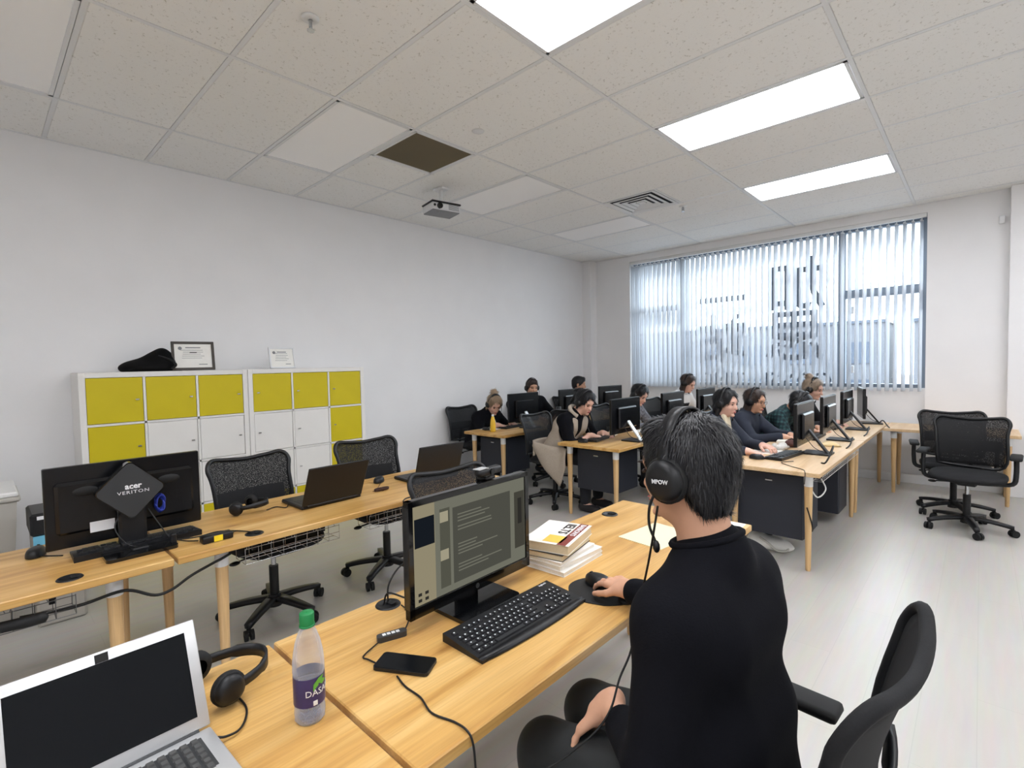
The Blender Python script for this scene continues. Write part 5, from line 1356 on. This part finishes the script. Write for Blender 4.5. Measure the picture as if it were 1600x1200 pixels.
# ---- the others
m = mat('plaid_green', (40, 66, 66), .85)
nt = m.node_tree; b_ = nt.nodes['Principled BSDF']; N = nt.nodes.new; L = nt.links.new
tc = N('ShaderNodeTexCoord'); mix = None
col = nt.nodes.new('ShaderNodeRGB'); col.outputs[0].default_value = srgb(46, 84, 84)
prev = col.outputs[0]
for axis in ('X', 'Y', 'Z'):
    wv = N('ShaderNodeTexWave'); wv.bands_direction = axis; wv.inputs['Scale'].default_value = 9
    L(tc.outputs['Object'], wv.inputs['Vector'])
    r = N('ShaderNodeValToRGB'); r.color_ramp.elements[0].position = .45; r.color_ramp.elements[0].color = (.30, .34, .42, 1); r.color_ramp.elements[1].position = .55; r.color_ramp.elements[1].color = (1, 1, 1, 1)
    L(wv.outputs['Fac'], r.inputs['Fac'])
    mx = N('ShaderNodeMix'); mx.data_type = 'RGBA'; mx.blend_type = 'MULTIPLY'; mx.inputs['Factor'].default_value = .8
    L(prev, mx.inputs['A']); L(r.outputs['Color'], mx.inputs['B']); prev = mx.outputs['Result']
L(prev, b_.inputs['Base Color'])
mat('cream_scarf', (224, 212, 184), .85); mat('grey_pattern', (120, 122, 130), .85, var=.6, scale=45)
def vest(t, q):
    s = Soft(); left, up, fw = q['left'], q['up'], q['fw']
    for c_, w_, r in ((q['pel'], .085, .132), (q['waist'], .075, .126), (q['chest'], .095, .127)): s.cap(c_ + left * w_, c_ - left * w_, r, None, .06)
    s.cap(q['SH'][0] - left * .03, q['SH'][1] + left * .03, .076, None, .05)
    for i in (0, 1):
        S_, E_, W_ = q['arms'][i]; s.cut(S_ + (E_ - S_) * .45, (.085, .075, .15), None, .01)
    s.cut(q['neck'] + up * .05 + fw * .06, (.07, .055, .12)); s.cut(q['chest'] + fw * .16, (.09, .045, .24))
    s.half(q['pel'] - np.array((0, 0, .06)), (0, 0, -1))
    link('vest', s.mesh('vest', .010, 'vest_beige'), t)
    p = q['pel']
    def tail(u, v):
        zt = .66 - .03 * u; zb = .60 - .36 * min(1, u * 1.25) ** .8 + (.22 * max(0, u - .8) / .2)
        return (-.13 + .40 * u, -.255 - .02 * math.sin(PI * v) + .012 * math.sin(9 * u + 1.5 * v), zt + (zb - zt) * v)
    MB().grid(tail, 14, 8, thick=.016).build('coat_tail', 'vest_beige', t)
    MB().grid(lambda u, v: (-.13 - .03 * math.sin(PI * u), -.255 + .30 * u, .68 - .16 * v * (1 - .5 * u)), 8, 6, thick=.016).build('coat_back', 'vest_beige', t)
    ring = [tuple(q['neck'] + up * (.012 - .02 * math.cos(a)) + fw * math.cos(a) * .08 + left * math.sin(a) * .085) for a in [2 * PI * k / 24 for k in range(3, 22)]]
    MB().tube(ring, .022, 8).build('hood', 'vest_beige', t)
def scarf(t, q):
    s = Soft(); n = q['neck']
    s.cap(n + q['fw'] * .055 + q['up'] * .01 + q['left'] * .03, n + q['fw'] * .13 - q['up'] * .16, .026, .02, .02); s.cap(n + q['fw'] * .055 + q['up'] * .01 - q['left'] * .03, n + q['fw'] * .13 - q['up'] * .16, .026, .02, .02)
    link('shirt_collar', s.mesh('shirt_collar', .008, 'cream_scarf'), t)
def glasses(t, q):
    b = MB(); f = lambda *p: tuple(q['hd'] + q['R'] @ np.array(p))
    for sg in (1, -1):
        b.tube([f(.100, sg * .033 + .022 * math.cos(a), .002 + .019 * math.sin(a)) for a in [2 * PI * k / 16 for k in range(16)]], .0016, 6, closed=True)
        b.tube([f(.098, sg * .055, .006), f(.05, sg * .074, .006), f(-.005, sg * .08, .004)], .0016, 6)
    b.tube([f(.101, .011, .004), f(.105, 0, .007), f(.101, -.011, .004)], .0016, 6)
    b.build('glasses', 'graphite', t)
def letters(t, q):
    b = MB(); c = q['chest'] + q['fw'] * .116 + q['up'] * .02; R_ = np.stack([q['left'], q['up'], q['fw']], 1)
    for i in range(2):
        for k in range(4):
            for a in (-1, 1):
                p = c + q['left'] * (-.06 + k * .04 + a * .006) - q['up'] * (i * .075)
                b.cyl(tuple(p - q['up'] * .025 + q['left'] * a * .006), tuple(p + q['up'] * .025), .0045, n=6)
    b.build('print', 'cloth_black', t)
G = dict(h=.011, hh=.007)
PEOPLE = [
 dict(label='person in a beige vest over black sleeves, leaning over to write', x=-1.44, y=.68, rz=.05, pel=(0, 0, .52), neck=(.21, .03, .955), head=(.285, .075, 1.065), head_rot=(-.25, .50, 0), lh=(.40, .24, .735), rh=(.38, .02, .735), top='cloth_black', hair='tail', skin='skin_fair', sleeve=.55, extra=vest, headset_='the woman in the beige vest'),
 dict(label='blonde person in black bent low over the desk by the left wall', x=-2.86, y=.86, rz=.05, pel=(0, 0, .50), neck=(.20, .0, .885), head=(.27, .02, .975), head_rot=(-.45, .60, 0), lh=(.42, .16, .735), rh=(.40, -.08, .735), top='cloth_black', hair='bun', hair_m='hair_blonde', skin='skin_fair', sleeve=.6, headset_='the blonde woman by the left wall'),
 dict(label='person with cropped brown hair, mostly hidden behind the wall-side monitor', x=-2.90, y=1.93, rz=-.3, pel=(0, 0, .52), neck=(.02, 0, 1.0), head=(.05, 0, 1.125), head_rot=(-.2, .15, 0), top='cloth_black', hair='short', hair_m='hair_brown', headset_='the man with cropped brown hair', lh=(.40, .16, .735), rh=(.40, -.12, .735)),
 dict(label='person of whom only dark hair shows, nearest the corner column', x=-2.90, y=3.05, rz=0, pel=(0, 0, .52), neck=(.02, 0, 1.005), head=(.05, 0, 1.125), head_rot=(.5, .2, 0), top='cloth_dark', hair='short', hair_m='hair_black', headset_='', lh=(.40, .16, .735), rh=(.40, -.16, .735)),
 dict(label='person with dark hair bowed over papers, middle of the beige vest row', x=-1.43, y=1.90, rz=0, pel=(0, 0, .52), neck=(.16, .02, .965), head=(.235, .05, 1.07), head_rot=(-.1, .55, 0), lh=(.44, .14, .735), rh=(.42, -.06, .735), top='grey_pattern', hair='bob', skin='skin_fair', sleeve=.9, headset_='the dark-haired person of the middle row'),
 dict(label='person in a white lettered top with long hair, in front of the window', x=-1.40, y=3.20, rz=-.1, pel=(0, 0, .55), neck=(.18, .02, 1.04), head=(.25, .03, 1.155), head_rot=(0, .45, 0), top='cloth_white', hair='long', hair_m='hair_brown', skin='skin_fair', extra=letters, headset_='the woman in the white lettered top', lh=(.44, .16, .735), rh=(.44, -.12, .735)),
 dict(label='person in a dark jacket with a cream collar, looking at the first side-on monitor', x=.02, y=1.04, rz=-.08, pel=(0, 0, .53), neck=(.06, .03, .965), head=(.115, .04, 1.085), head_rot=(-.12, .16, 0), lh=(.44, .0, .745), rh=(.42, -.28, .735), lh_d=(1, -.5, 0), rh_d=(1, .1, -.1), top='cloth_navy', hair='bob', skin='skin_fair', extra=scarf, headset_='the woman in the dark jacket'),
 dict(label='person with long hair and glasses in navy, holding an open book', x=.02, y=1.84, rz=-.05, pel=(0, 0, .52), neck=(.06, 0, .94), head=(.115, .02, 1.05), head_rot=(-.15, .22, 0), lh=(.46, -.05, .745), rh=(.44, -.20, .745), top='cloth_navy', hair='long', hair_m='hair_brown', extra=glasses, headset_='the long-haired woman in navy'),
 dict(label='person in a green plaid shirt leaning far forward', x=-.02, y=2.42, rz=-.02, pel=(0, 0, .52), neck=(.33, 0, .92), head=(.43, -.01, 1.00), head_rot=(0, .65, 0), top='plaid_green', hair='bob', hair_m='hair_black', headset_='the person in the plaid shirt', lh=(.56, .14, .735), rh=(.56, -.14, .735), top_name='shirt'),
 dict(label='person with fair tied-up hair, furthest along the pale desk row', x=.08, y=3.08, rz=-.05, pel=(0, 0, .53), neck=(.24, 0, 1.0), head=(.31, 0, 1.115), head_rot=(-.1, .3, 0), top='cloth_dark', hair='bun', hair_m='hair_fair', skin='skin_fair', headset_='the fair-haired person', lh=(.50, .14, .735), rh=(.50, -.14, .735)),
]
for q in PEOPLE: person(**{**G, **q})
# pens in writing hands
for x, y, lb in ((-1.035, .72, 'dark pen in the hand of the woman in the beige vest'), (-2.44, .80, 'white pen in the hand of the blonde woman')):
    o = thing('pen', lb, 'pen', (x, y, ZD + .004))
    MB().cyl((0, 0, 0), (-.05, -.02, .12), .0045, n=8).build('barrel', 'print_white' if 'white' in lb else 'black_plastic', o); MB().cyl((0, 0, 0), (.004, .0016, -.0035), .002, .0008, n=6).build('tip', 'chrome', o)
# glasses
# bag on the cabinet
bg_ = thing('black_bag', 'slumped black fabric bag on top of the cabinet', 'bag', (-3.0, -2.50, ZC))
s = Soft(); s.ell((0, -.03, .03), (.13, .19, .06), None, .05); s.ell((0.0, .05, .075), (.11, .10, .085), None, .05); s.cap((.02, -.14, .02), (.02, .06, .13), .045, .035, .05); s.cap((.03, .06, .14), (.03, .17, .02), .03, .03, .05); s.half((0, 0, .001), (0, 0, -1))
mat('bag_black', (6, 6, 7), .75, var=.3, scale=14, bump=.6, spec=.2)
link('body', s.mesh('body', .008, 'bag_black'), bg_)
MB().tube(smooth_path([(.09, .02, .12), (.12, .09, .09), (.125, .13, .05), (.12, .10, .02)], 5), .008, 8).build('strap', 'dark_rubber', bg_)

tt = thing('tote_bag', 'white cloth bag with a grey strap on the floor under the pale desk', 'bag', (.60, .70, 0), .3)
tt.scale = (.8, .8, .8)
s = Soft().ell((0, 0, .05), (.19, .10, .065), None, .03).ell((-.10, .02, .07), (.09, .09, .075), None, .03).ell((.13, -.02, .03), (.09, .07, .035), None, .03).half((0, 0, .001), (0, 0, -1))
link('body', s.mesh('body', .009, 'paper'), tt)
MB().tube(smooth_path([(-.08, -.08, .12), (.0, -.13, .08), (.06, -.14, .03), (.14, -.11, .02), (.17, -.06, .04)], 6), .011, 8).build('strap', 'strap_grey', tt)

for o in bpy.data.objects:
    if 'used' in o: del o['used']
